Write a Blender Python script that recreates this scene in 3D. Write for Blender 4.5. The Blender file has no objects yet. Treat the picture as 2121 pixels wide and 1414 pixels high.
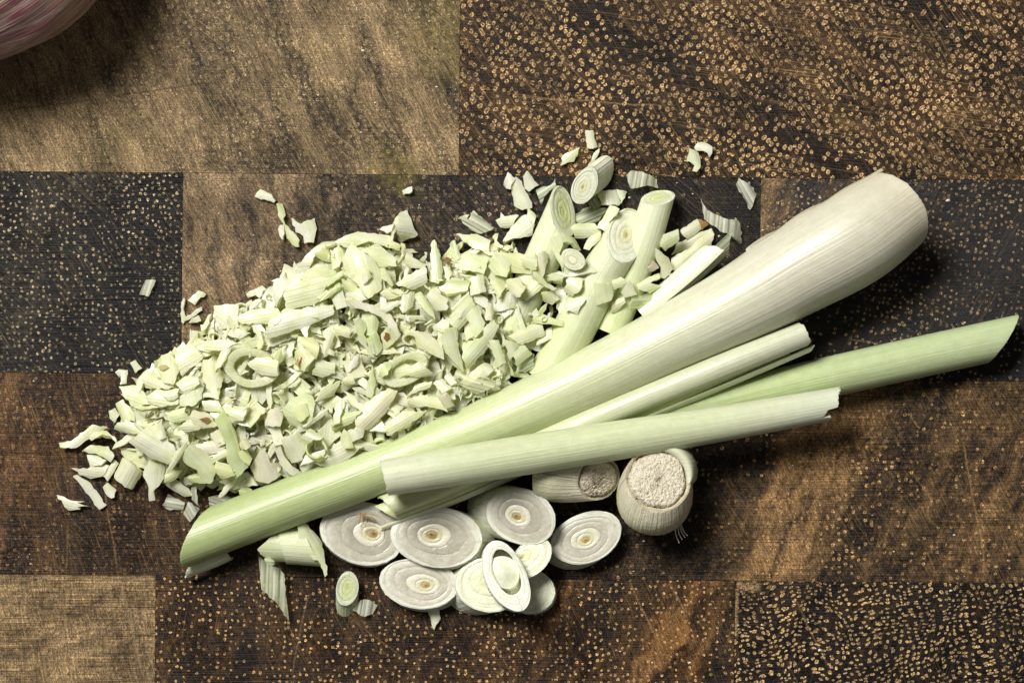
import bpy, bmesh, math, random
import numpy as np
from mathutils import Vector, Matrix
from mathutils.geometry import delaunay_2d_cdt

# ------------------------------------------------------------------ units
# 100 picture pixels of the board = 1 cm.  Builders work in these "px" and are
# scaled to metres by S when the mesh is linked.
S = 1e-4
CX, CY, H = 1060.5, 707.0, 6000.0          # picture centre, camera height
scene = bpy.context.scene
COL = scene.collection
R = math.radians
rng = np.random.default_rng(11)
random.seed(11)

# ------------------------------------------------------------------ camera
cam_d = bpy.data.cameras.new('camera')
cam = bpy.data.objects.new('camera', cam_d)
COL.objects.link(cam)
cam.location = (0, 0, H * S)
cam_d.sensor_width = 36
cam_d.lens = 36 * H / 2121.0
cam_d.clip_start, cam_d.clip_end = 0.02, 20
scene.camera = cam

# ------------------------------------------------------------------ light
world = bpy.data.worlds.new('World')
scene.world = world
world.use_nodes = True
bg = world.node_tree.nodes['Background']
bg.inputs[0].default_value = (1.0, 0.98, 0.94, 1)
bg.inputs[1].default_value = 0.095

def area(name, loc, target, size, power, col):
    d = bpy.data.lights.new(name, 'AREA')
    d.shape, d.size, d.size_y = 'RECTANGLE', size[0], size[1]
    d.energy, d.color = power, col
    d.spread = R(43)                                # a gridded softbox: the light thins out towards the corners
    o = bpy.data.objects.new(name, d)
    COL.objects.link(o)
    o.location = loc
    o.rotation_euler = (Vector(target) - Vector(loc)).to_track_quat('-Z', 'Y').to_euler()
    return o
area('window_light', (-0.42, 0.52, 0.84), (0, 0, 0), (0.46, 0.36), 1.40, (1.0, 0.975, 0.93))

vs = scene.view_settings
vs.view_transform, vs.look, vs.exposure, vs.gamma = 'Standard', 'None', 0.0, 1.0

# ------------------------------------------------------------------ mesh helpers
def W(px, py, z=0.0):
    k = (H - z) / H
    return np.array([(px - CX) * k, -(py - CY) * k, z])

def link(name, me, mat, parent=None, loc=(0, 0, 0)):
    o = bpy.data.objects.new(name, me)
    COL.objects.link(o)
    if mat is not None and not me.materials:
        me.materials.append(mat)
    o.parent = parent
    o.location = Vector([c * S for c in loc])
    return o

def mk_mesh(name, V, F, mat=None, uv=None, col=None, smooth=True, sharp=None):
    me = bpy.data.meshes.new(name)
    V = np.asarray(V, float)
    me.from_pydata((V * S).tolist(), [], F)
    if uv is not None:
        a = me.attributes.new('fuv', 'FLOAT_VECTOR', 'POINT')
        u = np.zeros((len(V), 3)); u[:, :2] = np.asarray(uv)[:, :2]
        a.data.foreach_set('vector', u.ravel())
    a = me.attributes.new('Col', 'FLOAT_COLOR', 'POINT')
    c = np.ones((len(V), 4))
    if col is not None:
        c[:, :3] = np.asarray(col)
    a.data.foreach_set('color', c.ravel())
    if smooth:
        me.polygons.foreach_set('use_smooth', [True] * len(me.polygons))
        if sharp is not None:
            me.set_sharp_from_angle(angle=R(sharp))
    if mat is not None:
        me.materials.append(mat)
    me.update()
    return me

def mk(name, V, F, mat, parent=None, org=None, **kw):
    """mesh object; V in absolute px.  Its origin goes to org (px) unless it has a parent."""
    V = np.asarray(V, float)
    if parent is not None:
        org = np.array(parent['_o'])
        me = mk_mesh(name, V - org, F, mat, **kw)
        return link(name, me, None, parent)
    if org is None:
        org = V.mean(0); org[2] = V[:, 2].min()
    me = mk_mesh(name, V - org, F, mat, **kw)
    return link(name, me, None, None, org)

def thing(name, label, cat, org, group=None):
    o = bpy.data.objects.new(name, None)
    o.empty_display_size = 0.003
    COL.objects.link(o)
    o.location = Vector([c * S for c in org])
    o['_o'] = [float(c) for c in org]
    tag(o, label, cat, group)
    return o

def tag(o, label=None, cat=None, group=None, kind=None):
    if label: o['label'] = label
    if cat: o['category'] = cat
    if group: o['group'] = group
    if kind: o['kind'] = kind
    return o

# ------------------------------------------------------------------ node helper
class NT:
    def __init__(s, name):
        s.m = bpy.data.materials.new(name); s.m.use_nodes = True
        s.t = s.m.node_tree; s.t.nodes.clear()
        s.out = s.t.nodes.new('ShaderNodeOutputMaterial')
    def n(s, typ, **kw):
        nd = s.t.nodes.new('ShaderNode' + typ)
        for k, v in kw.items(): setattr(nd, k, v)
        return nd
    def put(s, sock, v):
        if hasattr(v, 'is_output') or isinstance(v, bpy.types.NodeSocket): s.t.links.new(v, sock)
        elif v is not None:
            if sock.type == 'RGBA' and len(v) == 3: v = (*v, 1)
            sock.default_value = v
    def math(s, op, a, b=None, c=None, clamp=False):
        nd = s.n('Math', operation=op, use_clamp=clamp)
        for i, v in enumerate((a, b, c)):
            if v is not None: s.put(nd.inputs[i], v)
        return nd.outputs[0]
    def vec(s, op, a, b=None):
        nd = s.n('VectorMath', operation=op)
        s.put(nd.inputs[0], a)
        if b is not None: s.put(nd.inputs['Scale' if op == 'SCALE' else 1], b)
        return nd.outputs['Value' if op in ('DOT_PRODUCT', 'LENGTH', 'DISTANCE') else 'Vector']
    def map(s, v, loc=(0, 0, 0), rot=0, sc=(1, 1, 1)):
        if rot:                                   # turn first, then stretch
            nd = s.n('Mapping'); s.put(nd.inputs['Vector'], v)
            nd.inputs['Rotation'].default_value = (0, 0, rot); v = nd.outputs[0]
        nd = s.n('Mapping')
        s.put(nd.inputs['Vector'], v)
        nd.inputs['Location'].default_value = loc
        nd.inputs['Scale'].default_value = sc
        return nd.outputs[0]
    def noise(s, v, scale=1, detail=2, rough=0.5, dist=0, dim='2D', color=False):
        nd = s.n('TexNoise', noise_dimensions=dim)
        s.put(nd.inputs['Vector'], v)
        nd.inputs['Scale'].default_value = scale; nd.inputs['Detail'].default_value = detail
        nd.inputs['Roughness'].default_value = rough; nd.inputs['Distortion'].default_value = dist
        return nd.outputs['Color' if color else 0]
    def rng(s, v, a, b, c=0.0, d=1.0, smooth=True):
        nd = s.n('MapRange', interpolation_type='SMOOTHSTEP' if smooth else 'LINEAR')
        s.put(nd.inputs['Value'], v)
        for k, x in (('From Min', a), ('From Max', b), ('To Min', c), ('To Max', d)): s.put(nd.inputs[k], x)
        return nd.outputs[0]
    def ramp(s, v, stops, interp='LINEAR'):
        nd = s.n('ValToRGB'); cr = nd.color_ramp; cr.interpolation = interp
        while len(cr.elements) < len(stops): cr.elements.new(0.5)
        for e, (p, c) in zip(cr.elements, stops):
            e.position = p
            e.color = (c, c, c, 1) if isinstance(c, (int, float)) else (*c, 1)
        s.put(nd.inputs[0], v)
        return nd.outputs[0]
    def mix(s, f, a, b, mode='MIX'):
        nd = s.n('Mix', data_type='RGBA', blend_type=mode)
        s.put(nd.inputs[0], f); s.put(nd.inputs[6], a); s.put(nd.inputs[7], b)
        return nd.outputs[2]
    def bump(s, h, strength, dist, nrm=None):
        nd = s.n('Bump')
        nd.inputs['Strength'].default_value = strength; nd.inputs['Distance'].default_value = dist
        s.put(nd.inputs['Height'], h)
        if nrm is not None: s.put(nd.inputs['Normal'], nrm)
        return nd.outputs[0]
    def principled(s, **kw):
        nd = s.n('BsdfPrincipled')
        for k, v in kw.items(): s.put(nd.inputs[k.replace('_', ' ')], v)
        return nd
    def done(s, shader):
        s.t.links.new(shader, s.out.inputs[0]); return s.m

# ------------------------------------------------------------------ wood
def wood(name, dark, light, band, ang, stops, dotc, spacing=18, dens=(0.9, 0.9), rot=0, stretch=(1, 1),
         saw=0.3, scr=0.4, scr_ang=(62, 40), dot=1.0, warp=0.12, seed=0.0, rad=1.0, stain=False, fleck=0.0,
         dotstops=None, fine=0.6, fibre=0.5, gam=1.9, rnd=.72, streak=3.0, sfreq=2.8, marks=()):
    """End grain of a palm-like wood.  band=(n0,n1): px range of the growth-band coordinate measured along
    ang (degrees, picture sense); stops = light/dark along it; dots = vessel rings."""
    t = NT(name)
    pos = t.n('NewGeometry').outputs['Position']
    p = t.vec('SCALE', pos, 100.0)                        # 1 unit = 100 px
    p = t.vec('MULTIPLY', p, (1, 1, 0))
    ps = t.vec('ADD', p, (seed * 3.7, seed * 5.3, 0))
    wn = t.vec('SUBTRACT', t.noise(ps, 0.9, 2, color=True), (0.5, 0.5, 0.5))
    wb = t.vec('ADD', p, t.vec('SCALE', wn, 1.3))
    fn = t.noise(ps, 7, 3, 0.6)
    # growth bands
    a = R(ang)
    nrm = (math.cos(a), -math.sin(a), 0)                  # picture y is down
    off = (CX * math.cos(a) + CY * math.sin(a)) / 100
    n = t.math('ADD', t.vec('DOT_PRODUCT', wb, nrm), off)
    nf = t.rng(n, band[0] / 100, band[1] / 100, smooth=False)
    bval = t.ramp(nf, stops)
    along = t.noise(t.map(t.vec('ADD', ps, t.vec('SCALE', wn, 0.6)), rot=a, sc=(sfreq, sfreq * .19, 1)), 1.0, 5, 0.66)
    bv = t.math('ADD', bval, t.math('MULTIPLY', t.math('MULTIPLY', t.math('SUBTRACT', along, 0.5), streak), t.math('MULTIPLY_ADD', bval, .95, .18)))
    bv = t.math('ADD', bv, t.math('MULTIPLY', t.math('SUBTRACT', fn, 0.5), 0.9), clamp=True)
    bv = t.math('POWER', bv, gam)
    base = t.mix(bv, dark, light)
    # vessels
    q = t.vec('ADD', ps, t.vec('SCALE', wn, warp))
    q = t.map(q, rot=R(rot), sc=(stretch[0], stretch[1], 1))
    jit = t.vec('SUBTRACT', t.noise(ps, 14, 1, color=True), (0.5, 0.5, 0.5))
    q = t.vec('ADD', q, t.vec('SCALE', jit, 0.025))
    vo = t.n('TexVoronoi', voronoi_dimensions='2D', feature='F1')
    t.put(vo.inputs['Vector'], q)
    vo.inputs['Scale'].default_value = 100.0 / spacing
    vo.inputs['Randomness'].default_value = rnd
    rc = t.n('SeparateColor'); t.put(rc.inputs[0], vo.outputs['Color'])
    size = t.math('MULTIPLY_ADD', rc.outputs[1], 0.35 * rad, 0.70 * rad)
    d = t.math('DIVIDE', vo.outputs['Distance'], size)
    ring = t.ramp(d, [(0, 0.25), (0.08, 0.30), (0.16, 1.0), (0.27, 1.0), (0.39, 0.0)])
    dn = t.rng(t.noise(ps, 0.55, 3, 0.6), 0.34, 0.66, dens[0], dens[1])
    if dotstops: dn = t.math('MULTIPLY', dn, t.ramp(nf, dotstops))
    pres = t.math('LESS_THAN', rc.outputs[0], dn)
    bright = t.math('MULTIPLY_ADD', rc.outputs[2], 0.6, 0.5)
    dm = t.math('MULTIPLY', t.math('MULTIPLY', ring, pres), t.math('MULTIPLY', bright, dot))
    lowv = t.rng(t.noise(t.vec('ADD', ps, (5, 9, 0)), 0.75, 4, .6), .32, .68, .70, 1.24)
    wear = t.rng(t.noise(ps, 5.0, 3, 0.7), 0.25, 0.55, 0.50, 1.0)
    grit = t.noise(ps, 26, 3, 0.75)
    dm = t.math('MULTIPLY', t.math('MULTIPLY', dm, t.rng(grit, .32, .60, .22, 1.6)), t.math('MULTIPLY', wear, lowv), clamp=True)
    core = t.math('MULTIPLY', t.ramp(d, [(0, 1.0), (0.09, 1.0), (0.16, 0.0)]), pres)
    base = t.mix(t.math('MULTIPLY', t.math('MULTIPLY', core, 0.55), dot, clamp=True), base, (0.012, 0.008, 0.006))
    colr = t.mix(dm, base, dotc)
    # fine speckle of fibre ends, drawn out along the knife marks
    sp = t.noise(t.map(ps, rot=R(scr_ang[0]), sc=(16, 46, 1)), 1.0, 2, 0.7)
    fib = t.noise(t.map(t.vec('ADD', ps, t.vec('SCALE', wn, .25)), rot=R(scr_ang[0] + 6), sc=(2.2, 22, 1)), 1.0, 3, 0.65)
    spk = t.math('MULTIPLY', t.rng(sp, 0.33, 0.70, 1 - 0.8 * fine, 1 + 0.9 * fine), t.rng(grit, 0.32, 0.68, 1 - 0.5 * fine, 1 + 0.55 * fine))
    spk = t.math('MULTIPLY', spk, t.rng(fib, 0.34, 0.66, 1 - 0.62 * fibre, 1 + 0.75 * fibre))
    spk = t.math('MULTIPLY', spk, lowv)
    cc = t.n('CombineColor')
    for i in range(3): t.put(cc.inputs[i], spk)
    colr = t.mix(1.0, colr, cc.outputs[0], 'MULTIPLY')
    # saw lines (horizontal)
    sl = t.noise(t.map(ps, sc=(0.55, 42, 1)), 1.0, 2, 0.6)
    sl2 = t.noise(t.map(ps, sc=(0.3, 17, 1)), 1.0, 2, 0.6)
    patch = t.rng(t.noise(ps, 0.8, 2), 0.35, 0.6, 0.45, 1.0)
    sm = t.math('MULTIPLY', t.math('ADD', t.math('SUBTRACT', sl, 0.5), t.math('MULTIPLY', t.math('SUBTRACT', sl2, 0.5), 0.6)), patch)
    smul = t.math('MULTIPLY_ADD', sm, 3.4 * saw, 1.0, clamp=False)
    smul = t.math('MAXIMUM', smul, 0.15)
    cc = t.n('CombineColor')
    for i in range(3): t.put(cc.inputs[i], smul)
    colr = t.mix(1.0, colr, cc.outputs[0], 'MULTIPLY')
    # knife scratches, several directions
    smask = None
    for i, sa in enumerate(scr_ang):
        sn = t.noise(t.map(t.vec('ADD', ps, (i * 9.1, i * 4.3, 0)), rot=R(sa), sc=(0.55, 44 + 11 * i, 1)), 1.0, 2.5, 0.6)
        pm = t.rng(t.noise(t.vec('ADD', ps, (i * 2.2, 7.7, 0)), 0.65, 3), 0.36, 0.62)
        k = t.math('MULTIPLY', t.rng(sn, 0.56, 0.74), pm)
        smask = k if smask is None else t.math('MAXIMUM', smask, k)
    sline = t.math('MULTIPLY', smask, t.math('MULTIPLY_ADD', bv, scr * 1.0, scr * .55), clamp=True)
    # the long single cuts seen on the board
    for (x0, y0, x1, y1, wd, st) in marks:
        A = np.array([(x0 - CX) / 100, -(y0 - CY) / 100]); B = np.array([(x1 - CX) / 100, -(y1 - CY) / 100])
        L = float(np.linalg.norm(B - A)); u = (B - A) / L
        rel = t.vec('SUBTRACT', t.vec('ADD', p, t.vec('SCALE', wn, 0.10)), (A[0], A[1], 0))
        al = t.vec('DOT_PRODUCT', rel, (u[0], u[1], 0)); ac = t.math('ABSOLUTE', t.vec('DOT_PRODUCT', rel, (-u[1], u[0], 0)))
        m = t.math('MULTIPLY', t.rng(ac, 0.0, wd / 100, 1.0, 0.0, False), t.math('MULTIPLY', t.rng(al, 0, L * .12), t.rng(al, L * .8, L, 1, 0)))
        m = t.math('MULTIPLY', m, t.math('MULTIPLY', t.rng(grit, 0.35, 0.6, 0.1, 1), abs(st)))
        if st > 0: sline = t.math('MAXIMUM', sline, m)
        else: colr = t.mix(m, colr, (0.008, 0.006, 0.004))
    colr = t.mix(sline, colr, tuple(min(1, c * 0.9) for c in dotc))
    if fleck:
        fl = t.rng(t.noise(ps, 16, 2, 0.7), 0.60, 0.74)
        colr = t.mix(t.math('MULTIPLY', fl, fleck), colr, (0.26, 0.13, 0.05))
    if stain:
        st = None
        for (x, y, r0, s0) in ((925, 60, 150, 1.0), (815, 345, 75, 1.2), (845, 380, 55, 0.9), (650, 130, 90, .35), (210, 330, 150, .35), (250, 285, 60, .3)):
            dd = t.vec('DISTANCE', t.vec('ADD', p, t.vec('SCALE', wn, 0.9)), ((x - CX) / 100, -(y - CY) / 100, 0))
            k = t.math('MULTIPLY', t.rng(dd, 0, r0 / 100, 1, 0), s0)
            st = k if st is None else t.math('ADD', st, k)
        st = t.math('MULTIPLY', st, t.rng(t.noise(ps, 6, 3, .7), .35, .65, .25, 1), clamp=True)
        colr = t.mix(t.math('MULTIPLY', st, 0.30), colr, (0.22, 0.19, 0.025))
    rough = t.math('MULTIPLY_ADD', fn, 0.25, 0.27)
    h = t.math('ADD', t.math('MULTIPLY', dm, 0.25), t.math('MULTIPLY', core, -0.8))
    h = t.math('ADD', h, t.math('MULTIPLY', sm, 3.0 * saw + 0.4))
    h = t.math('ADD', h, t.math('MULTIPLY', sline, -0.7))
    h = t.math('ADD', h, t.math('MULTIPLY', sp, 0.7))
    bmp = t.bump(h, 0.55, 0.00035)
    b = t.principled(Base_Color=colr, Roughness=rough, Normal=bmp, IOR=1.45)
    b.inputs['Specular IOR Level'].default_value = 0.24
    return t.done(b.outputs[0])

TAN = (0.36, 0.22, 0.095)
WM = dict(
 A=wood('wood_pale', (0.030, 0.021, 0.013), (0.30, 0.205, 0.105), (-100, 1000), -24,
        [(0, .95), (.12, .80), (.27, .56), (.40, .36), (.52, .33), (.60, .46), (.72, .64), (.80, .46), (.86, .30), (1, .2)], (0.36, 0.265, 0.145), 12.5, (.95, .95),
        saw=.10, scr=1.15, scr_ang=(60.0, 38.0, 66.0), dot=.62, gam=1.25, streak=3.7, sfreq=2.2, seed=1, rad=1.0, stain=True,
        marks=((238, 200, 480, 165, 3, -1), (1, 230, 240, 200, 2.5, -.6), (420, 0, 640, 330, 3, .5), (90, 130, 330, 350, 3, .5))),
 B=wood('wood_ringed', (0.0065, 0.0045, 0.0034), (0.066, 0.034, 0.0155), (180, 1100), -59,
        [(0, .62), (.2, .6), (.35, .42), (.44, .36), (.467, .02), (.49, .4), (.55, .65), (.75, .7), (.82, .5), (.855, .06), (.88, .5), (1, .6)], (0.44, 0.285, 0.135), 12.8, (.98, 1.0),
        rot=38, stretch=(1, .82), saw=.08, scr=.6, scr_ang=(55.0, 8.0, 62.0), dot=1.05, seed=2, rad=1.0, warp=.2, fine=.6,
        dotstops=[(0, .9), (.25, .95), (.42, .95), (.455, .4), (.475, .4), (.5, 1), (.55, 1), (.82, 1), (.85, .45), (.865, .5), (.9, 1), (1, 1)], rnd=.68,
        marks=((1060, 200, 1390, 222, 3, .8), (1100, 60, 1230, 190, 3, .5), (955, 170, 1120, 330, 3, .4), (1080, 0, 1200, 160, 3, .5), (1000, 20, 1130, 230, 3, .4))),
 C=wood('wood_black', (0.0055, 0.005, 0.0055), (0.042, 0.034, 0.027), (-300, 400), 20,
        [(0, .5), (.6, .3), (.8, .6), (1, .2)], (0.42, 0.325, 0.19), 12.5, (.66, .97),
        saw=.28, scr=.35, scr_ang=(58.0, 40.0), dot=.80, gam=2.6, seed=3, rad=.68, warp=.12),
 D=wood('wood_brown_to_black', (0.009, 0.008, 0.009), (0.22, 0.15, 0.083), (378, 1578), -8,
        [(0, .88), (.10, .74), (.17, .56), (.225, .18), (.34, .20), (.42, .03), (1, .0)], (0.32, 0.23, 0.13), 13.5, (.4, .85),
        saw=.10, scr=.55, scr_ang=(55.0, 40.0, 68.0), dot=.62, gam=1.4, seed=4, rad=.85, stain=True, warp=.15,
        dotstops=[(0, .4), (.2, .9), (.5, 1), (.62, .25), (1, .12)]),
 E=wood('wood_black_swirl', (0.0075, 0.007, 0.0078), (0.19, 0.115, 0.052), (1570, 2200), 30,
        [(0, .55), (.06, .7), (.14, .18), (.22, .5), (.32, .05), (.5, .12), (1, .08)], (0.36, 0.255, 0.14), 12.5, (.5, .92),
        rot=10, saw=.10, scr=.3, scr_ang=(-60.0, 30.0), dot=.85, seed=5, rad=.76, warp=.2,
        marks=((1755, 700, 1830, 712, 3, .8), (1770, 735, 1700, 760, 3, .4))),
 F=wood('wood_red_brown', (0.009, 0.0055, 0.0045), (0.100, 0.052, 0.024), (-200, 1000), 12,
        [(0, .55), (.3, .75), (.42, .6), (.5, .15), (.6, .45), (.75, .3), (1, .3)], (0.34, 0.21, 0.09), 13, (.3, .8),
        saw=.62, scr=.6, scr_ang=(70.0, 82.0, 48.0), dot=.5, seed=6, rad=.8, fleck=.5,
        marks=((215, 1010, 245, 1190, 3, .8), (150, 850, 160, 1000, 5, .5), (130, 800, 175, 960, 5, .5), (140, 1080, 135, 1195, 3, .6))),
 J=wood('wood_brown_banded', (0.006, 0.0042, 0.0032), (0.26, 0.148, 0.062), (1100, 2300), 28,
        [(0, .05), (.35, .08), (.55, .06), (.62, .2), (.665, .74), (.72, .85), (.77, .55), (.80, .32), (.84, .14), (.89, .42), (.94, .3), (1, .42)], (0.44, 0.275, 0.115), 13.5, (.3, .75),
        saw=.55, scr=.45, scr_ang=(62.0, 55.0, -75.0), dot=.85, seed=7, rad=.8, fleck=.5, gam=1.6,
        dotstops=[(0, .3), (.62, .4), (.68, 1), (.80, 1), (.88, .5), (1, .5)],
        marks=((1990, 900, 2050, 1210, 3, .7), (1880, 855, 1908, 890, 3, .8), (1590, 1000, 1625, 1090, 4, .6), (1920, 1140, 1945, 1200, 3, .5), (1700, 920, 1760, 1010, 3, .4))),
 G=wood('wood_light_brown', (0.050, 0.032, 0.017), (0.37, 0.245, 0.12), (-200, 400), 70,
        [(0, .7), (.5, .5), (1, .55)], (0.36, 0.26, 0.14), 15, (.05, .2),
        saw=.62, scr=.55, scr_ang=(75.0, 82.0), dot=.3, gam=1.2, seed=8, fleck=.2,
        marks=((248, 1190, 300, 1414, 5, 1), (225, 1195, 240, 1290, 4, .9), (140, 1195, 128, 1350, 3, .7))),
 H=wood('wood_dark_red', (0.0075, 0.0042, 0.003), (0.175, 0.085, 0.029), (850, 2000), 28,
        [(0, .28), (.2, .24), (.4, .30), (.62, .30), (.664, .50), (.70, .28), (.80, .34), (.835, .42), (.855, 1), (.878, .95), (.895, .36), (.93, .45), (1, .3)], (0.50, 0.31, 0.13), 14.0, (.55, .9),
        saw=.16, scr=.30, scr_ang=(62.0, 72.0, -80.0), dot=1.3, seed=9, rad=.62, warp=.15, fine=.6, gam=1.9,
        marks=((1300, 1200, 1365, 1330, 3, .6), (1385, 1205, 1420, 1270, 3, .5), (640, 1220, 600, 1414, 3, .4), (1000, 1280, 1060, 1400, 3, .4), (700, 1260, 860, 1380, 3, .3))),
 I=wood('wood_maze', (0.0055, 0.0045, 0.0045), (0.085, 0.045, 0.018), (1400, 2250), 40,
        [(0, .9), (.18, .7), (.3, .3), (.45, .2), (.7, .35), (1, .2)], (0.48, 0.32, 0.15), 10.5, (.88, .98),
        rot=-12, stretch=(.74, 1.12), saw=.10, scr=.22, scr_ang=(62.0, -70.0), dot=1.4, seed=10, rad=.88, warp=.5, fine=.6, rnd=.7,
        marks=((1522, 1212, 1580, 1213, 14, .9), (1526, 1215, 1524, 1330, 6, .9), (1640, 1230, 1720, 1390, 3, .4))),
)

TH = 0.0087                                   # the board lies half a degree askew
def brd(x, y): return np.array([x - TH * y, y + TH * x])
board = thing('cutting_board', 'dark end-grain wooden cutting board of brown and black blocks under the lemongrass', 'cutting board', (0, 0, -350))
rows = [(-893, -477, [-1450, -250, 950, 2150, 3350], 'AHIC'),
        (-477, -61, [-1450, -820, 380, 1580, 2780, 3350], 'CHGBA'),
        (-61, 355, [-1450, -247, 953.5, 2153, 3350], 'FABG'),
        (355, 771, [-1450, -818, 382, 1579, 2779, 3350], 'GCDEH'),
        (771, 1189, [-1450, -220, 985, 2185, 3350], 'HFJA'),
        (1189, 1605, [-1450, -867, 333, 1533, 2733, 3350], 'BGHIC'),
        (1605, 2021, [-1450, -250, 950, 2150, 3350], 'CJAF'),
        (2021, 2437, [-1450, -820, 380, 1580, 2780, 3350], 'ABEHG')]
for ri, (y0, y1, xs, ms) in enumerate(rows):
    for bi in range(len(xs) - 1):
        x0, x1 = xs[bi], xs[bi + 1]
        g, bv = 0.2, 0.55
        top = 0.0 - 0.15 * ((ri * 3 + bi * 5) % 3)
        V, F = [], []
        for z, ins in ((-350, 0), (top - bv, 0), (top, bv)):
            for (x, y) in ((x0 + g + ins, y0 + g + ins), (x1 - g - ins, y0 + g + ins), (x1 - g - ins, y1 - g - ins), (x0 + g + ins, y1 - g - ins)):
                q = brd(x, y); V.append((q[0] - CX, -(q[1] - CY), z))
        for k in (0, 4):
            for i in range(4):
                j = (i + 1) % 4
                F.append((k + j, k + i, k + 4 + i, k + 4 + j))
        F.append((8, 11, 10, 9)); F.append((0, 1, 2, 3))
        mk('wood_block', V, F, WM[ms[bi]], board, smooth=False)
V = []; F = []                                 # glue line between the blocks
for z in (-340, -2.6):
    for (x, y) in ((-1448, -890), (3348, -890), (3348, 2434), (-1448, 2434)):
        q = brd(x, y); V.append((q[0] - CX, -(q[1] - CY), z))
F = [(0, 1, 2, 3), (7, 6, 5, 4)] + [(i, (i + 1) % 4, (i + 1) % 4 + 4, i + 4) for i in range(4)]
t = NT('glue'); gb = t.principled(Base_Color=(0.012, 0.009, 0.007), Roughness=0.8); glue = t.done(gb.outputs[0])
mk('glue_joint', V, F, glue, board, smooth=False)

# ------------------------------------------------------------------ lemongrass materials
def plant(name, grad=0.0, stripe=0.25, sfreq=16.0, sss=0.25, transl=0.0, clear=0.0, rough=0.38, mott=0.12, bump=0.25, spec=0.5, coat=0.0, sscale=0.0018):
    t = NT(name)
    uv = t.n('Attribute', attribute_name='fuv').outputs['Vector']
    col = t.n('Attribute', attribute_name='Col').outputs['Color']
    oi = t.n('ObjectInfo').outputs['Color']
    tc = t.n('TexCoord').outputs['Object']
    tp = t.vec('SCALE', tc, 100.0)
    c = t.mix(1.0, col, oi, 'MULTIPLY')
    if grad:
        gv = t.noise(t.vec('ADD', tp, t.vec('SCALE', t.n('NewGeometry').outputs['Position'], 60.0)), 1.9, 3, .6, dim='3D')
        c = t.mix(t.rng(gv, .38, .68, 0, grad), c, t.mix(1.0, c, (.885, .93, .69), 'MULTIPLY'))
    s1 = t.noise(t.map(uv, sc=(0.30, sfreq, 1)), 1.0, 2, 0.6)
    s2 = t.noise(t.map(uv, loc=(3, 7, 0), sc=(0.9, sfreq * 0.42, 1)), 1.0, 2, 0.6)
    st = t.math('ADD', t.math('MULTIPLY', t.math('SUBTRACT', s1, 0.5), 1.0), t.math('MULTIPLY', t.math('SUBTRACT', s2, 0.5), 0.35))
    mt = t.math('SUBTRACT', t.noise(tp, 5.0, 4, 0.65, dim='3D'), 0.5)
    mul = t.math('ADD', t.math('MULTIPLY_ADD', st, stripe * 1.6, 1.0), t.math('MULTIPLY', mt, mott * 2))
    cc = t.n('CombineColor')
    t.put(cc.inputs[0], mul); t.put(cc.inputs[1], mul); t.put(cc.inputs[2], t.math('POWER', t.math('MAXIMUM', mul, 0.05), 1.35))
    c = t.mix(1.0, c, cc.outputs[0], 'MULTIPLY')
    h = t.math('ADD', t.math('MULTIPLY', st, 1.0 if stripe else 0.0), t.math('MULTIPLY', t.noise(tp, 18, 3, .6, dim='3D'), .35))
    nb = t.bump(h, bump, 0.0004)
    rg = t.math('ADD', t.math('MULTIPLY', mt, 0.35), rough)
    b = t.principled(Base_Color=c, Roughness=rg, Normal=nb, IOR=1.4)
    b.inputs['Specular IOR Level'].default_value = spec
    b.inputs['Coat Weight'].default_value = coat; b.inputs['Coat Roughness'].default_value = .12
    if sss:
        b.inputs['Subsurface Weight'].default_value = sss
        b.inputs['Subsurface Radius'].default_value = (1.0, 1.0, 0.85)
        b.inputs['Subsurface Scale'].default_value = sscale
    sh = b.outputs[0]
    if transl:
        tr = t.n('BsdfTranslucent'); t.put(tr.inputs[0], t.mix(1.0, c, (1.0, 1.0, .66), 'MULTIPLY'))
        mx = t.n('MixShader'); mx.inputs[0].default_value = transl
        t.t.links.new(sh, mx.inputs[1]); t.t.links.new(tr.outputs[0], mx.inputs[2]); sh = mx.outputs[0]
    if clear:
        tp2 = t.n('BsdfTransparent'); tp2.inputs[0].default_value = (0.93, 0.97, 0.86, 1)
        fac = t.math('MULTIPLY', t.rng(st, -0.25, 0.2, 1.0, 0.35), clear, clamp=True)
        mx = t.n('MixShader'); t.put(mx.inputs[0], fac)
        t.t.links.new(sh, mx.inputs[1]); t.t.links.new(tp2.outputs[0], mx.inputs[2]); sh = mx.outputs[0]
    return t.done(sh)

M_STALK = plant('lemongrass_sheath', stripe=0.12, sfreq=26, sss=0.35, rough=0.34, mott=0.13, bump=0.30, coat=.15)
M_CHIP = plant('lemongrass_chip', grad=.8, stripe=0.13, sfreq=17, sss=0.3, transl=0.34, sscale=.0012, coat=.3, rough=0.34, mott=0.12, bump=0.5)
M_THIN = plant('lemongrass_membrane', stripe=0.35, sfreq=13, sss=0.0, transl=0.35, clear=0.85, rough=0.32, mott=0.10, bump=0.5)
M_FLESH = plant('lemongrass_cut_flesh', stripe=0.0, sss=0.25, rough=0.36, mott=0.26, bump=0.7, coat=.25)
M_RIND = plant('lemongrass_rind', stripe=0.20, sfreq=17, sss=0.15, rough=0.42, mott=0.24, bump=0.8)

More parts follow.
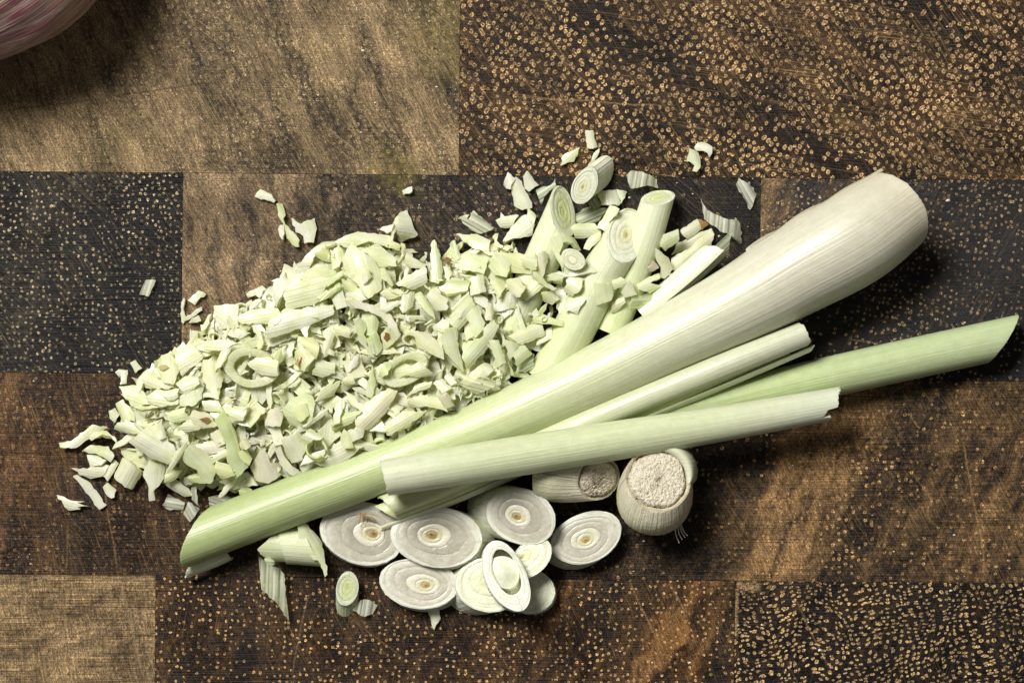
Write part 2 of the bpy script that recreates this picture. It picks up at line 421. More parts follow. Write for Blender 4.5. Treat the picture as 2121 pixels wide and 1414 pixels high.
def rootcut():
    t = NT('root_cut_face')
    col = t.n('Attribute', attribute_name='Col').outputs['Color']
    tp = t.vec('SCALE', t.n('TexCoord').outputs['Object'], 100.0)
    a = t.noise(tp, 3.5, 4, .7, dim='3D'); b_ = t.noise(tp, 17, 3, .7, dim='3D')
    c = t.mix(t.rng(a, .48, .75, 0, .55), col, (0.34, 0.22, 0.11))
    c = t.mix(t.rng(b_, .52, .66, .0, .75), c, (0.80, 0.72, 0.50))
    c = t.mix(t.rng(b_, .45, .34, .0, .6), c, (0.30, 0.20, 0.11))
    nb = t.bump(t.math('ADD', b_, t.math('MULTIPLY', a, .5)), 0.9, 0.0012)
    b = t.principled(Base_Color=c, Roughness=.8, Normal=nb)
    b.inputs['Specular IOR Level'].default_value = .2
    return t.done(b.outputs[0])
M_ROOT = rootcut()

CREAM, WHITE, PALE, GREEN, LEAF = (.88, .85, .66), (.93, .925, .745), (.90, .905, .645), (.82, .85, .48), (.70, .75, .42)
PINK, MAUVE, BROWN = (.74, .66, .60), (.49, .425, .39), (.34, .20, .07)

# ------------------------------------------------------------------ stalks
def catmull(P, n):
    P = np.asarray(P, float); m = len(P)
    Q = np.vstack([2 * P[0] - P[1], P, 2 * P[-1] - P[-2]])
    out = []
    for i in range(m - 1):
        p0, p1, p2, p3 = Q[i], Q[i + 1], Q[i + 2], Q[i + 3]
        for k in range(n):
            s = k / n
            out.append(0.5 * ((2 * p1) + (-p0 + p2) * s + (2 * p0 - 5 * p1 + 4 * p2 - p3) * s * s + (-p0 + 3 * p1 - 3 * p2 + p3) * s ** 3))
    out.append(P[-1])
    return np.array(out)

class Path:
    """centre line through (px, py, z, r, colour3) stations"""
    def __init__(s, st):
        A = []
        for (x, y, z, r, c) in st:
            w = W(x, y, z); A.append([*w, r * (H - z) / H, *c])
        A = catmull(A, 10); s.A = A
        d = np.linalg.norm(np.diff(A[:, :3], axis=0), axis=1)
        s.s = np.concatenate([[0], np.cumsum(d)]); s.L = s.s[-1]
    def at(s, q):
        q = np.asarray(q, float)
        out = np.stack([np.interp(q, s.s, s.A[:, k]) for k in range(s.A.shape[1])], -1)
        for m, i, j in ((q < 0, 0, 1), (q > s.L, -1, -2)):
            if m.any():
                e, f = s.A[i], s.A[j]
                tv = (e[:3] - f[:3]) / np.linalg.norm(e[:3] - f[:3])
                ov = (0 - q[m]) if i == 0 else (q[m] - s.L)
                out[m, :3] = e[:3] + tv * ov[:, None]
                out[m, 3:] = e[3:]
        return out
    def frame(s, q):
        a, b = s.at(np.asarray(q) - 2)[..., :3], s.at(np.asarray(q) + 2)[..., :3]
        T = b - a; T /= np.linalg.norm(T, axis=-1, keepdims=True)
        B = np.cross(T, [0, 0, 1.0]); B /= np.linalg.norm(B, axis=-1, keepdims=True)   # to the right of T
        N = np.cross(B, T)
        return T, B, N
    def pts(s, q, v, dr=0.0):
        C = s.at(q); T, B, N = s.frame(q)
        r = C[..., 3] + dr
        return C[..., :3] + r[..., None] * (np.cos(v)[..., None] * N + np.sin(v)[..., None] * B), C

def ragged(n, amp, seed):
    g = np.random.default_rng(seed)
    a = g.normal(0, 1, n); b = np.convolve(np.concatenate([a, a, a]), np.ones(5) / 5, 'same')[n:2 * n] * 1.6
    return amp * (0.5 * a + 0.5 * b)

def shell(name, path, parent, mat, v0, v1, e0, e1, th, nv=40, nl=40, dr=0.0, closed=False, tint=None, rag=(1, 1), seed=0, edge=None):
    """sheath: outer + inner wall between angles v0..v1 (0 = up, + = right of the direction of travel).
    e0(v), e1(v): shift of both ends along the stalk"""
    v = np.linspace(v0, v1, nv, endpoint=not closed)
    q0 = np.array([e0(x) for x in v]) + ragged(nv, rag[0], seed)
    q1 = path.L + np.array([e1(x) for x in v]) + ragged(nv, rag[1], seed + 1)
    tt = np.linspace(0, 1, nl)
    q = q0[None, :] * (1 - tt[:, None]) + q1[None, :] * tt[:, None]
    vv = np.broadcast_to(v, q.shape)
    drr = dr if edge is None else dr + edge(tt[:, None], v[None, :])
    Po, C = path.pts(q, vv, drr)
    Pi, _ = path.pts(q, vv, drr - th)
    V = np.vstack([Po.reshape(-1, 3), Pi.reshape(-1, 3)])
    col = C[..., 4:7].copy()
    if tint is not None: col = col * np.asarray(tint)
    col = np.vstack([col.reshape(-1, 3), (col * [1.0, 1.0, .96]).reshape(-1, 3)])
    rr = C[..., 3]
    uv1 = np.stack([q / 100, vv * rr.mean() / 100 + seed], -1).reshape(-1, 2)
    uv = np.vstack([uv1, uv1])
    N = nl * nv; F = []
    m = nv if closed else nv - 1
    for i in range(nl - 1):
        for j in range(m):
            a, b = i * nv + j, i * nv + (j + 1) % nv
            c, d = (i + 1) * nv + (j + 1) % nv, (i + 1) * nv + j
            F.append((a, b, c, d)); F.append((N + d, N + c, N + b, N + a))
    for j in range(m):
        a, b = j, (j + 1) % nv
        F.append((b, a, N + a, N + b))
        a, b = (nl - 1) * nv + j, (nl - 1) * nv + (j + 1) % nv
        F.append((a, b, N + b, N + a))
    if not closed:
        for i in range(nl - 1):
            a, b = i * nv, (i + 1) * nv
            F.append((a, b, N + b, N + a))
            a, b = i * nv + nv - 1, (i + 1) * nv + nv - 1
            F.append((b, a, N + a, N + b))
    return mk(name, V, F, mat, parent, uv=uv, col=col, sharp=50), Po

LAY = [  # r0, r1, colour inner, colour outer, height, name
    (0.00, 0.13, (.22, .13, .05), (.42, .33, .15), -1.2, 'core'),
    (0.13, 0.235, (.56, .50, .28), (.66, .62, .44), -.4, 'heart_layer'),
    (0.237, 0.375, (.69, .66, .51), (.70, .67, .53), .5, 'inner_layer'),
    (0.378, 0.62, (.36, .335, .265), (.48, .455, .365), -.2, 'mauve_layer'),
    (0.622, 0.86, (.45, .425, .34), (.58, .56, .455), 0, 'mauve_layer'),
    (0.862, 1.0, (.63, .615, .52), (.73, .735, .61), .4, 'outer_layer')]
LAY_SOFT = [
    (0.00, 0.12, (.36, .22, .07), (.52, .41, .17), -1.2, 'core'),
    (0.12, 0.25, (.64, .60, .34), (.71, .69, .47), -.4, 'heart_layer'),
    (0.252, 0.41, (.73, .715, .55), (.74, .72, .57), .5, 'inner_layer'),
    (0.413, 0.66, (.50, .475, .38), (.61, .585, .475), -.2, 'mauve_layer'),
    (0.662, 0.86, (.62, .585, .48), (.69, .665, .55), 0, 'mauve_layer'),
    (0.862, 1.0, (.67, .66, .55), (.75, .76, .63), .4, 'outer_layer')]
LAY_PALE = [
    (0.00, 0.11, (.52, .38, .15), (.64, .54, .26), -1.2, 'core'),
    (0.11, 0.32, (.72, .71, .40), (.77, .77, .50), 0, 'heart_layer'),
    (0.322, 0.57, (.76, .77, .54), (.80, .81, .60), .5, 'inner_layer'),
    (0.573, 0.81, (.78, .80, .58), (.82, .84, .65), 0, 'inner_layer'),
    (0.813, 1.0, (.76, .79, .56), (.84, .87, .70), .6, 'outer_layer')]
LAY_GREEN = [
    (0.00, 0.16, (.52, .60, .24), (.60, .66, .30), -1, 'core'),
    (0.165, 0.43, (.60, .66, .30), (.68, .72, .40), 0, 'heart_layer'),
    (0.437, 0.71, (.58, .65, .33), (.66, .71, .44), 1, 'inner_layer'),
    (0.717, 1.0, (.62, .68, .42), (.78, .82, .62), 1.5, 'outer_layer')]

def layered(parent, outline, core, nrm, down, layers, mat=None, rind=None, wob=0.06, seed=0, rim=True, deep=9.0, rindcol=WHITE, dome=.9):
    """cut face of a stalk made of concentric sheaths; every layer a solid ring of its own with a real gap"""
    g = np.random.default_rng(seed)
    outline = np.asarray(outline, float); n = len(outline)
    core = np.asarray(core, float); nrm = np.asarray(nrm, float); nrm = nrm / np.linalg.norm(nrm)
    th = np.linspace(0, 2 * np.pi, n, endpoint=False)
    PH = g.uniform(0, 6.28, (len(layers) + 1, 3))
    kz = min(1.0, np.linalg.norm(outline - core, axis=1).mean() / 75) ** 1.5
    if dome < 2: dome *= kz
    for li, (r0, r1, c0, c1, h, nm) in enumerate(layers):
        last = li == len(layers) - 1
        if li: r0 = r0 - .006                      # sheaths grown tight together
        def wv(r):
            k = min(max((r - r0) / (r1 - r0), 0), 1)
            w = [np.sin(th + p[0]) + .6 * np.sin(2 * th + p[1]) + .25 * np.sin(5 * th + p[2]) for p in (PH[li], PH[li + 1])]
            return 1 + wob * ((1 - k) * w[0] + k * w[1] * (0 if last else 1))
        h = h * kz
        prof = [(r0, -deep, c0), (r0, -.4 * kz, c0), (r0 + .012, -.1, c0)]
        if r0 == 0: prof = [(0.004, 0 if dome < 2 else dome * .9, c0)]
        for k in range(1, 6):
            f = k / 6; prof.append((r0 + (r1 - r0) * f, dome * (math.sin(math.pi * f) if r0 > 0 else math.cos(math.pi * .5 * f) - .1), tuple(np.array(c0) * (1 - f) + np.array(c1) * f)))
        prof += [(r1 - .012, -.1, c1), (r1, -.4 * kz, c1)]
        if not last: prof.append((r1, -deep, c1))
        V, C, U = [], [], []
        for (r, z, c) in prof:
            rr = r * wv(r)
            P = core + (outline - core) * rr[:, None] + nrm * (z + h)
            P += nrm * g.normal(0, .22 * kz, n)[:, None]
            V.append(P); C.append(np.tile(c, (n, 1)) * (1 + g.normal(0, .045, (n, 1)))); U.append(np.stack([th, np.full(n, r)], -1))
        if last and down is not None:
            dn = np.asarray(down, float)
            for f in (.06, .35, .7, 1.0):
                P = outline + dn * f * (dn[2] and 1) + nrm * (-2.2 + h) * (1 - f)
                V.append(P); C.append(np.tile(rindcol, (n, 1)) * (1.0)); U.append(np.stack([np.full(n, f * np.linalg.norm(dn) / 100), th * np.linalg.norm(outline - core, axis=1).mean() / 100], -1))
        V = np.vstack(V); C = np.vstack(C); U = np.vstack(U); F = []
        k = len(V) // n
        for i in range(k - 1):
            for j in range(n):
                a, b = i * n + j, i * n + (j + 1) % n
                F.append((a, a + n, b + n, b))
        if r0 == 0:
            F = F[2 * n:] if False else F
        if last and down is not None:
            F.append(tuple((k - 1) * n + j for j in range(n - 1, -1, -1)))
        mk(nm, V, F, (rind or M_RIND) if (last and down is not None) else (mat or M_FLESH), parent, uv=U, col=C, sharp=55)

def ellipse(cx, cy, a, b, rot, zc, gx=0.0, gy=0.0, n=72, lump=0.02, seed=0):
    g = np.random.default_rng(seed)
    th = np.linspace(0, 2 * np.pi, n, endpoint=False)
    w = 1 + lump * (np.sin(2 * th + g.uniform(0, 6)) + .7 * np.sin(3 * th + g.uniform(0, 6))) + .004 * g.normal(0, 1, n)
    x = a * np.cos(th) * w; y = b * np.sin(th) * w
    c, s = math.cos(R(rot)), math.sin(R(rot))
    dx, dy = x * c - y * s, x * s + y * c
    return np.array([W(cx + p, cy + q, zc + gx * p + gy * q) for p, q in zip(dx, dy)])[::-1]     # ccw in the world

def slice_(name, label, cx, cy, a, b, rot, zc, core, shift, gx=0, gy=0, layers=LAY, seed=0, group='cut lemongrass slices', rindcol=(.70, .71, .56), bottom=1.0):
    """oblique slice: top ellipse + wall running by shift (px) down to the board or what it lies on"""
    o = ellipse(cx, cy, a, b, rot, zc, gx, gy, seed=seed)
    t = thing(name, label, 'lemongrass slice', (*W(cx, cy)[:2], bottom), group)
    cz = zc + gx * (core[0] - cx) + gy * (core[1] - cy)
    nrm = np.cross(o[18] - o[0], o[36] - o[0]); nrm *= np.sign(nrm[2])
    dn = np.array([shift[0], -shift[1], 0.0])
    low = np.min(o[:, 2])
    dn[2] = -(low - bottom)
    layered(t, o, W(core[0], core[1], cz), nrm, dn, layers, seed=seed, rindcol=rindcol)
    return t, o

# ---- the whole stalk with its bulb
cG, cM, cC, cB = (.41, .48, .22), (.55, .60, .35), (.62, .635, .455), (.60, .58, .455)
main = Path([(430, 1105, 52, 51, cG), (540, 1063, 52, 51, cG), (619, 1033, 52, 51, (.42, .49, .23)), (741, 987, 53, 52.5, (.46, .53, .26)), (1003, 883, 56, 56, (.53, .59, .32)),
             (1230, 781, 64, 64, (.59, .625, .40)), (1388, 702, 71, 70.5, cC), (1539, 625, 83, 82.5, (.615, .61, .465)), (1651, 560, 94, 93.5, cB), (1770, 494, 98, 98, cB), (1868, 425, 90, 87, (.58, .54, .41))])
o = thing('lemongrass_stalk', 'whole thick lemongrass stalk with pale swollen bulb lying diagonally across the board', 'lemongrass stalk', (*W(1100, 830)[:2], 0))
shell('outer_sheath', main, o, M_STALK, -math.pi, math.pi, lambda v: -12 - 43 * math.sin(v) - 35 * math.cos(v), lambda v: 40 * math.cos(v) - 20, 7, nv=110, nl=120, closed=True, rag=(1.2, 1.2), seed=3)
q = np.linspace(0, 2 * np.pi, 60, endpoint=False)
Pc, _ = main.pts(np.full(60, main.L - 28), q, -9.0)
layered(o, Pc, Pc.mean(0), main.frame(np.array([main.L]))[0][0], None, LAY, seed=5)
Pc, _ = main.pts(np.full(60, 26.0), -q, -9.0)
layered(o, Pc, Pc.mean(0), -main.frame(np.array([0.]))[0][0], None, LAY_GREEN, seed=6)
# torn lip of the outer sheath over the bulb
shell('torn_sheath_edge', main, o, M_STALK, R(-150), R(-74), lambda v: main.L - 322 + 90 * abs(v + R(85)) , lambda v: 2 + 20 * math.cos(v), 4.5, nv=26, nl=60, dr=2.0, rag=(3, 1.5), seed=9,
      edge=lambda tt, v: 4.5 * np.sin(tt * 16 + v * 3) * np.clip((-v - R(62)) / R(40), 0, 1) * np.clip(1.25 - tt, 0, 1), tint=(1.02, 1.0, .93))
# inner leaf peeping out of the thin end
tip = Path([(386, 1168, 24, 27, (.82, .85, .62)), (440, 1148, 26, 27, (.80, .84, .58)), (472, 1134, 30, 26, (.6, .66, .36))])
shell('inner_leaf', tip, o, M_STALK, R(-10), R(110), lambda v: 10 - 20 * math.sin(v), lambda v: 0, 4, nv=18, nl=16, rag=(1.5, 0), seed=12)

# ---- trimmed stalk piece lying on top
ft = Path([(800, 989, 148, 37.5, (.60, .63, .46)), (980, 959, 140, 41, (.55, .595, .38)), (1250, 916, 128, 41, (.55, .60, .37)), (1500, 876, 118, 37, (.57, .61, .40)), (1728, 836, 109, 33, (.60, .63, .48))])
o = thing('trimmed_stalk', 'pale trimmed lemongrass stalk with ragged right end lying on top of the others', 'lemongrass stalk', (*W(1260, 915)[:2], 0))
shell('outer_sheath', ft, o, M_STALK, -math.pi, math.pi, lambda v: -4 + 3 * math.sin(v), lambda v: (16 * -math.sin(v) + (-18 if math.sin(v) > .25 and math.sin(v) < .72 else 0)), 5.5, nv=90, nl=90, closed=True, rag=(1.0, 2.2), seed=21)
Pc, _ = ft.pts(np.full(60, 9.0), -q, -6.5)
layered(o, Pc, Pc.mean(0), -ft.frame(np.array([0.]))[0][0], None, LAY_PALE, seed=22)
Pc, _ = ft.pts(np.full(60, ft.L - 45), q, -6.5)
layered(o, Pc, Pc.mean(0), ft.frame(np.array([ft.L]))[0][0], None, LAY_PALE, seed=23)

# ---- split stalk: two sheaths and an inner leaf
sp1 = Path([(795, 1050, 66, 25, (.54, .58, .36)), (950, 990, 68, 25, (.62, .67, .38)), (1220, 872, 84, 26, (.55, .59, .37)), (1350, 818, 96, 25, (.56, .59, .39)), (1500, 757, 106, 26, (.58, .60, .42)), (1668, 690, 108, 26, (.58, .60, .44))])
o = thing('split_stalk', 'split lemongrass stalk with peeling sheaths between the whole stalk and the top piece', 'lemongrass stalk', (*W(1230, 880)[:2], 0))
shell('outer_sheath', sp1, o, M_STALK, R(-105), R(95), lambda v: 12 * math.sin(v + .6) + 6, lambda v: -6 + 9 * math.cos(v), 4, nv=40, nl=90, rag=(2, 2), seed=31)
sp2 = Path([(800, 1060, 46, 24, (.56, .62, .32)), (960, 1000, 50, 24, (.56, .62, .32)), (1220, 884, 64, 24, (.54, .62, .30)), (1350, 832, 76, 24, (.52, .60, .29)), (1630, 714, 86, 24, (.54, .62, .32))])
shell('inner_sheath', sp2, o, M_STALK, R(-60), R(100), lambda v: 20 * math.sin(v), lambda v: -4, 4, nv=30, nl=70, rag=(1, 1.5), seed=33)
sp3 = Path([(785, 1081, 32, 22, (.70, .74, .52)), (950, 1017, 42, 22, (.66, .70, .46)), (1220, 902, 58, 22, (.64, .70, .42)), (1370, 838, 72, 21, (.66, .72, .44)), (1510, 780, 82, 20, (.70, .74, .50)), (1672, 712, 90, 18, (.74, .76, .58))])
shell('peeled_sheath', sp3, o, M_STALK, R(28), R(112), lambda v: -8 * math.sin(v) + 6, lambda v: 24 - 24 * math.sin(v), 4, nv=22, nl=80, rag=(1, 1), seed=35, tint=(1.04, 1.03, 1.02))
shell('peeled_sheath', sp3, o, M_STALK, R(88), R(150), lambda v: -10 + 10 * math.sin(v), lambda v: -40, 4, nv=14, nl=60, dr=-5, rag=(1, 1), seed=37, tint=(.92, .95, .84))

# ---- greener stalk pointing to the right edge
gs = Path([(1290, 878, 40, 38, (.41, .48, .24)), (1450, 841, 41, 39, (.41, .48, .24)), (1594, 808, 42, 41, (.43, .51, .25)), (1800, 762, 43, 42.5, (.46, .54, .29)), (2075, 702, 43, 42.5, (.47, .55, .31))])
o = thing('green_stalk', 'greenest lemongrass stalk with slanted cut end reaching towards the right edge of the board', 'lemongrass stalk', (*W(1690, 785)[:2], 0))
shell('outer_sheath', gs, o, M_STALK, -math.pi, math.pi, lambda v: 0, lambda v: -41 * math.sin(v) + 7 * math.cos(v), 5, nv=90, nl=90, closed=True, rag=(.5, .8), seed=41)
v = q; Pc, _ = gs.pts(gs.L - 9 - 38 * np.sin(v) + 6 * np.cos(v), v, -6.0)
layered(o, Pc, Pc.mean(0), gs.frame(np.array([gs.L]))[0][0], None, LAY_GREEN, seed=42)

# ------------------------------------------------------------------ height field for what lies in heaps
CELL = 5.0
HX0, HY0 = -1200.0, -850.0
HF = np.zeros((int(1700 / CELL), int(2400 / CELL)))
def cells(P):
    i = np.clip(((P[:, 1] - HY0) / CELL).astype(int), 1, HF.shape[0] - 2)
    j = np.clip(((P[:, 0] - HX0) / CELL).astype(int), 1, HF.shape[1] - 2)
    return i, j
def stamp(P):
    i, j = cells(P)
    for di, dj in ((0, 0), (0, 1), (1, 0), (0, -1), (-1, 0)):
        np.maximum.at(HF, (i + di, j + dj), P[:, 2])
def hf_at(px, py):
    w = W(px, py); i, j = cells(w[None, :]); return float(HF[max(i[0] - 2, 0):i[0] + 3, max(j[0] - 2, 0):j[0] + 3].mean())

# ------------------------------------------------------------------ short cut sticks at the back of the heap
def stick(name, label, st, e1, cut, layers, seed, core=None, group='short lemongrass sticks'):
    p = Path(st)
    x, y = st[len(st) // 2][:2]
    o = thing(name, label, 'lemongrass stick', (*W(x, y)[:2], 0), group)
    ob, Po = shell('outer_sheath', p, o, M_STALK, -math.pi, math.pi, lambda v: 0, e1, 5, nv=72, nl=50, closed=True, rag=(.4, .7), seed=seed)
    v = np.linspace(0, 2 * np.pi, 72, endpoint=False)
    qq = p.L + np.array([e1(x) for x in v])
    Pc, _ = p.pts(qq, v, -.8)
    c = Pc.mean(0)
    nrm = np.cross(Pc[18] - Pc[0], Pc[36] - Pc[0])
    T = p.frame(np.array([p.L]))[0][0]
    nrm *= np.sign(np.dot(nrm, T))
    layered(o, Pc, c if core is None else c + np.array(core), nrm, None, layers, seed=seed)
    stamp(Po.reshape(-1, 3))
    return o
cw, cg2 = (.68, .72, .47), (.61, .67, .38)
# direction of travel is up the picture, so v=+90deg is the right-hand flank
stick('cut_stick', 'stubby cut lemongrass stick with notched tip, leftmost of the sticks behind the heap',
      [(1050, 700, 34, 36, cg2), (1090, 610, 37, 37, cw), (1140, 500, 40, 38, cw), (1168, 432, 44, 36, cw)], lambda v: 46 * math.cos(v + 2.45) - 6, None, LAY_GREEN, 51)
stick('cut_stick', 'thick cut lemongrass stick showing oval face with brown heart above the heap',
      [(1130, 790, 40, 44, cg2), (1180, 700, 42, 44, cg2), (1240, 580, 48, 45, cw), (1297, 487, 62, 42, cw)], lambda v: -44 * math.cos(v) + 14 * math.cos(v + 1.9), None, LAY_PALE, 53)
stick('cut_stick', 'slim cut lemongrass stick standing clear at the right of the thick one',
      [(1262, 690, 30, 33, cg2), (1300, 600, 32, 34, cg2), (1335, 500, 36, 35, cw), (1363, 410, 44, 33, (.74, .79, .53))], lambda v: -20 * math.cos(v) + 14 * math.cos(v - 1.2), None, LAY_GREEN, 55)

# ------------------------------------------------------------------ slices in the front
SL = [
 ('darkest mauve slice with torn brown fibre, under the cut end of the top stalk', 752, 1104, 88, 66, 14, 44, (775, 1105), (-4, 6), -.06, .04, LAY, 1),
 ('large mauve slice with dark brown heart, middle of the front row', 905, 1112, 96, 62, 8, 52, (893, 1107), (26, 10), .05, .02, LAY, 2),
 ('lower slice with off-centre tan heart resting on the seam of the board', 868, 1208, 82, 52, 5, 40, (883, 1212), (5, 9), -.03, .03, LAY_SOFT, 5),
 ('slice leaning upright against the root stub, upper right of the slices', 1080, 1069, 74, 57, 24, 76, (1069, 1069), (-40, -6), .14, -.06, LAY, 3),
 ('outer right slice with small orange heart lying alone beside the root end', 1215, 1113, 77, 51, -24, 46, (1213, 1119), (-14, 14), -.02, -.05, LAY_SOFT, 4),
 ('half hidden slice with frayed edge at the bottom right of the slice stack', 1090, 1222, 62, 46, 10, 34, (1078, 1212), (4, 5), .05, -.04, LAY_PALE, 6),
 ('broad pale slice at the bottom of the slice stack, under the ring', 1010, 1212, 66, 56, 20, 50, (1020, 1200), (-28, 10), .06, -.02, LAY_PALE, 7),
]
for (lab, cx, cy, a, b, rot, zc, core, sh, gx, gy, lay, sd) in SL:
    tt, oo = slice_('lemongrass_slice', lab, cx, cy, a, b, rot, zc, core, sh, gx, gy, lay, seed=60 + sd)
    if sd == 1:
        for k in range(5):       # the torn brown fibres
            P0 = np.array([745 + k * 3, 1060 + k * 2]); P1 = P0 + np.array([10 + 6 * k - 12, 26 - 4 * k])
            pth = Path([(*P0, 54, 1.6, BROWN), (*((P0 + P1) / 2 + [2, -2]), 58, 1.4, BROWN), (*P1, 53, .9, BROWN)])
            shell('brown_fibre', pth, tt, M_FLESH, -math.pi, math.pi, lambda v: 0, lambda v: 0, .8, nv=6, nl=8, closed=True, rag=(0, 0), seed=k)
slice_('lemongrass_slice', 'small slice with bright orange heart propped behind the ring', 1100, 1155, 50, 34, -42, 78, (1080, 1152), (-4, 8), .12, .10, LAY_PALE, seed=68, bottom=46)
slice_('lemongrass_slice', 'smallest green oval slice lying alone on the dark front block', 719, 1218, 36, 23, -78, 34, (720, 1214), (-2, 26), 0, -.1, LAY_GREEN, seed=69, rindcol=(.60, .66, .42))
# hollow ring and the peg inside it
o = thing('lemongrass_ring', 'hollow pale ring of sheath with a smooth peg inside, topmost of the slice stack', 'lemongrass slice', (*W(1050, 1195)[:2], 60), 'cut lemongrass slices')
oo = ellipse(1049, 1193, 76, 43, 66, 108, 0, .16, lump=.03, seed=71)
layered(o, oo, W(1045, 1163, 106), (0, .1, 1), np.array([-4, -6, -46.]), [(.62, 1.0, (.80, .82, .66), (.86, .88, .76), 0, 'outer_layer')], seed=71, deep=44, wob=.06)
oo = ellipse(1044, 1184, 37, 29, 50, 94, -.3, .1, lump=.03, seed=72)
layered(o, oo, W(1042, 1184, 95), (0.25, .05, 1), np.array([6, -8, -34.]), [(0, 1.0, (.82, .84, .66), (.84, .86, .70), 2, 'peg')], seed=72, dome=9, wob=0, rind=M_FLESH)
# small slices on the heap's back edge
slice_('lemongrass_slice', 'stubby slice with pointed sheath tip above the sticks at the top of the heap', 1211, 385, 40, 25, -62, 66, (1207, 388), (34, -28), 0, -.25, LAY_PALE, seed=73, rindcol=(.80, .82, .62))

# ------------------------------------------------------------------ the two root ends
def root_end(label, base, face, rb, rf, zb, zf, tiltx, tilty, seed, fc, notch=False):
    """bulb from base (px) to its cut face (px)"""
    t = thing('root_end', label, 'lemongrass root end', (*W(*base)[:2], 0), 'cut lemongrass root ends')
    n, m = 96, 26
    g = np.random.default_rng(seed)
    C0, C1 = W(base[0], base[1], zb), W(face[0], face[1], zf)
    ax = C1 - C0; L = np.linalg.norm(ax); ax /= L
    nf = np.array([tiltx, -tilty, 1.0]); nf /= np.linalg.norm(nf)
    th = np.linspace(0, 2 * np.pi, n, endpoint=False)
    def ring(c, nr, r):
        e1 = np.cross(nr, [0, 1.0, .02]); e1 /= np.linalg.norm(e1); e2 = np.cross(nr, e1)
        return c + r * (np.cos(th)[:, None] * e1 + np.sin(th)[:, None] * e2)
    V, Cc, U = [], [], []
    rib = np.abs(np.sin(th * 30)) * 1.2
    for k in range(m):
        f = k / (m - 1)
        c = C0 + (C1 - C0) * f
        nr = ax * (1 - f ** 1.5) + nf * f ** 1.5; nr /= np.linalg.norm(nr)
        r = (rb + (rf * 1.13 - rb) * (f ** 2.2)) * (1 + .09 * math.sin(math.pi * f ** .8))
        P = ring(c, nr, 1.0) - c
        V.append(c + P * (r + rib * (1 - f * .6) + g.normal(0, .25, n))[:, None])
        colr = np.array((.60, .60, .38)) * (1 - f) + np.array((.70, .655, .50)) * f
        Cc.append(np.tile(colr, (n, 1))); U.append(np.stack([np.full(n, f * L / 100), th * rb / 100], -1))
    # lip folds in to the face
    for (rr, dz) in ((rf * 1.07, -1), (rf * 1.0, -5), (rf * .97, -12)):
        V.append(ring(C1 + nf * dz, nf, 1.0) * 1.0 * 0 + (C1 + nf * dz) + (ring(C1, nf, 1.0) - C1) * (rr + 1.2 * np.sin(th * 7 + seed))[:, None])
        Cc.append(np.tile((.62, .55, .36), (n, 1))); U.append(np.stack([np.full(n, 3.0), th], -1))
    V = np.vstack(V); F = []
    k = len(V) // n
    for i in range(k - 1):
        for j in range(n):
            a, b = i * n + j, i * n + (j + 1) % n
            F.append((a, b, b + n, a + n))
    F.append(tuple(range(n - 1, -1, -1))); F.append(tuple((k - 1) * n + j for j in range(n)))
    ob = mk('bulb', V, F, M_RIND, t, uv=np.vstack(U), col=np.vstack(Cc), sharp=60)
    # rough cut face
    V, F, Cc = [], [], []
    K = 22
    nf3 = nf
    e = ring(C1, nf, 1.0) - C1
    for i in range(K + 1):
        f = i / K
        lump = 1 + .035 * np.sin(3 * th + seed) + .02 * np.sin(7 * th) + .012 * g.normal(0, 1, n)
        hgt = 5.0 * (1 - f ** 6) - 6 * (f > .98) + g.normal(0, 1.1, n) * (1 - f * .3)
        V.append(C1 + e * (rf * .99 * f * lump)[:, None] + nf * hgt[:, None])
        Cc.append(np.tile(np.array(fc) * (1 - .25 * (f > .93)), (n, 1)))
    V = np.vstack(V)
    for i in range(K):
        for j in range(n):
            a, b = i * n + j, i * n + (j + 1) % n
            F.append((a, b, b + n, a + n) if i else (a, b + n, a + n))
    mk('cut_face', V, F, M_ROOT, t, col=np.vstack(Cc), smooth=True)
    return t, C1, nf
r1, _, _ = root_end('smaller root end with brownish round cut face poking out under the top stalk', (1120, 974), (1240, 991), 55, 41, 56, 92, .40, .34, 81, (.92, .84, .64))
r2, C1, nf = root_end('larger root end with cream rough cut face, split collar and fine root hairs', (1352, 1045), (1363, 992), 71, 59, 58, 144, .08, -.22, 83, (.90, .84, .66))
def collar(parent):
    a = np.linspace(R(-92), R(8), 30); m = 9
    V, F = [], []
    for side in (0, 1):
        for k in range(m):
            f = k / (m - 1)
            r = 61 + 27 * f ** .8 * np.clip(np.sin((a - R(-96)) / R(108) * math.pi), 0, 1) ** .35 - side * 3
            z = 128 + 26 * math.sin(f * 2.4 + .5) - 30 * f - side * 5
            r = r + .8 * np.sin(a * 30 + k) * (f > .9)
            for ai, ri in zip(a, r): V.append(W(1363 + ri * math.cos(ai), 992 + ri * math.sin(ai), z))
    n = len(a); N = n * m
    for k in range(m - 1):
        for i in range(n - 1):
            p, q_, r_, s_ = k * n + i, k * n + i + 1, (k + 1) * n + i + 1, (k + 1) * n + i
            F += [(s_, r_, q_, p), (N + p, N + q_, N + r_, N + s_)]
    for i in range(n - 1):
        F += [(i, i + 1, N + i + 1, N + i), ((m - 1) * n + i + 1, (m - 1) * n + i, N + (m - 1) * n + i, N + (m - 1) * n + i + 1)]
    for k in range(m - 1):
        for e in (0, n - 1):
            p, q_ = k * n + e, (k + 1) * n + e
            F.append((p, N + p, N + q_, q_) if e else (q_, N + q_, N + p, p))
    uv = [(v[0] / 100, v[1] / 100) for v in V]
    mk('collar', V, F, M_STALK, parent, uv=uv, col=np.tile((.66, .67, .47), (len(V), 1)), sharp=50)
collar(r2)
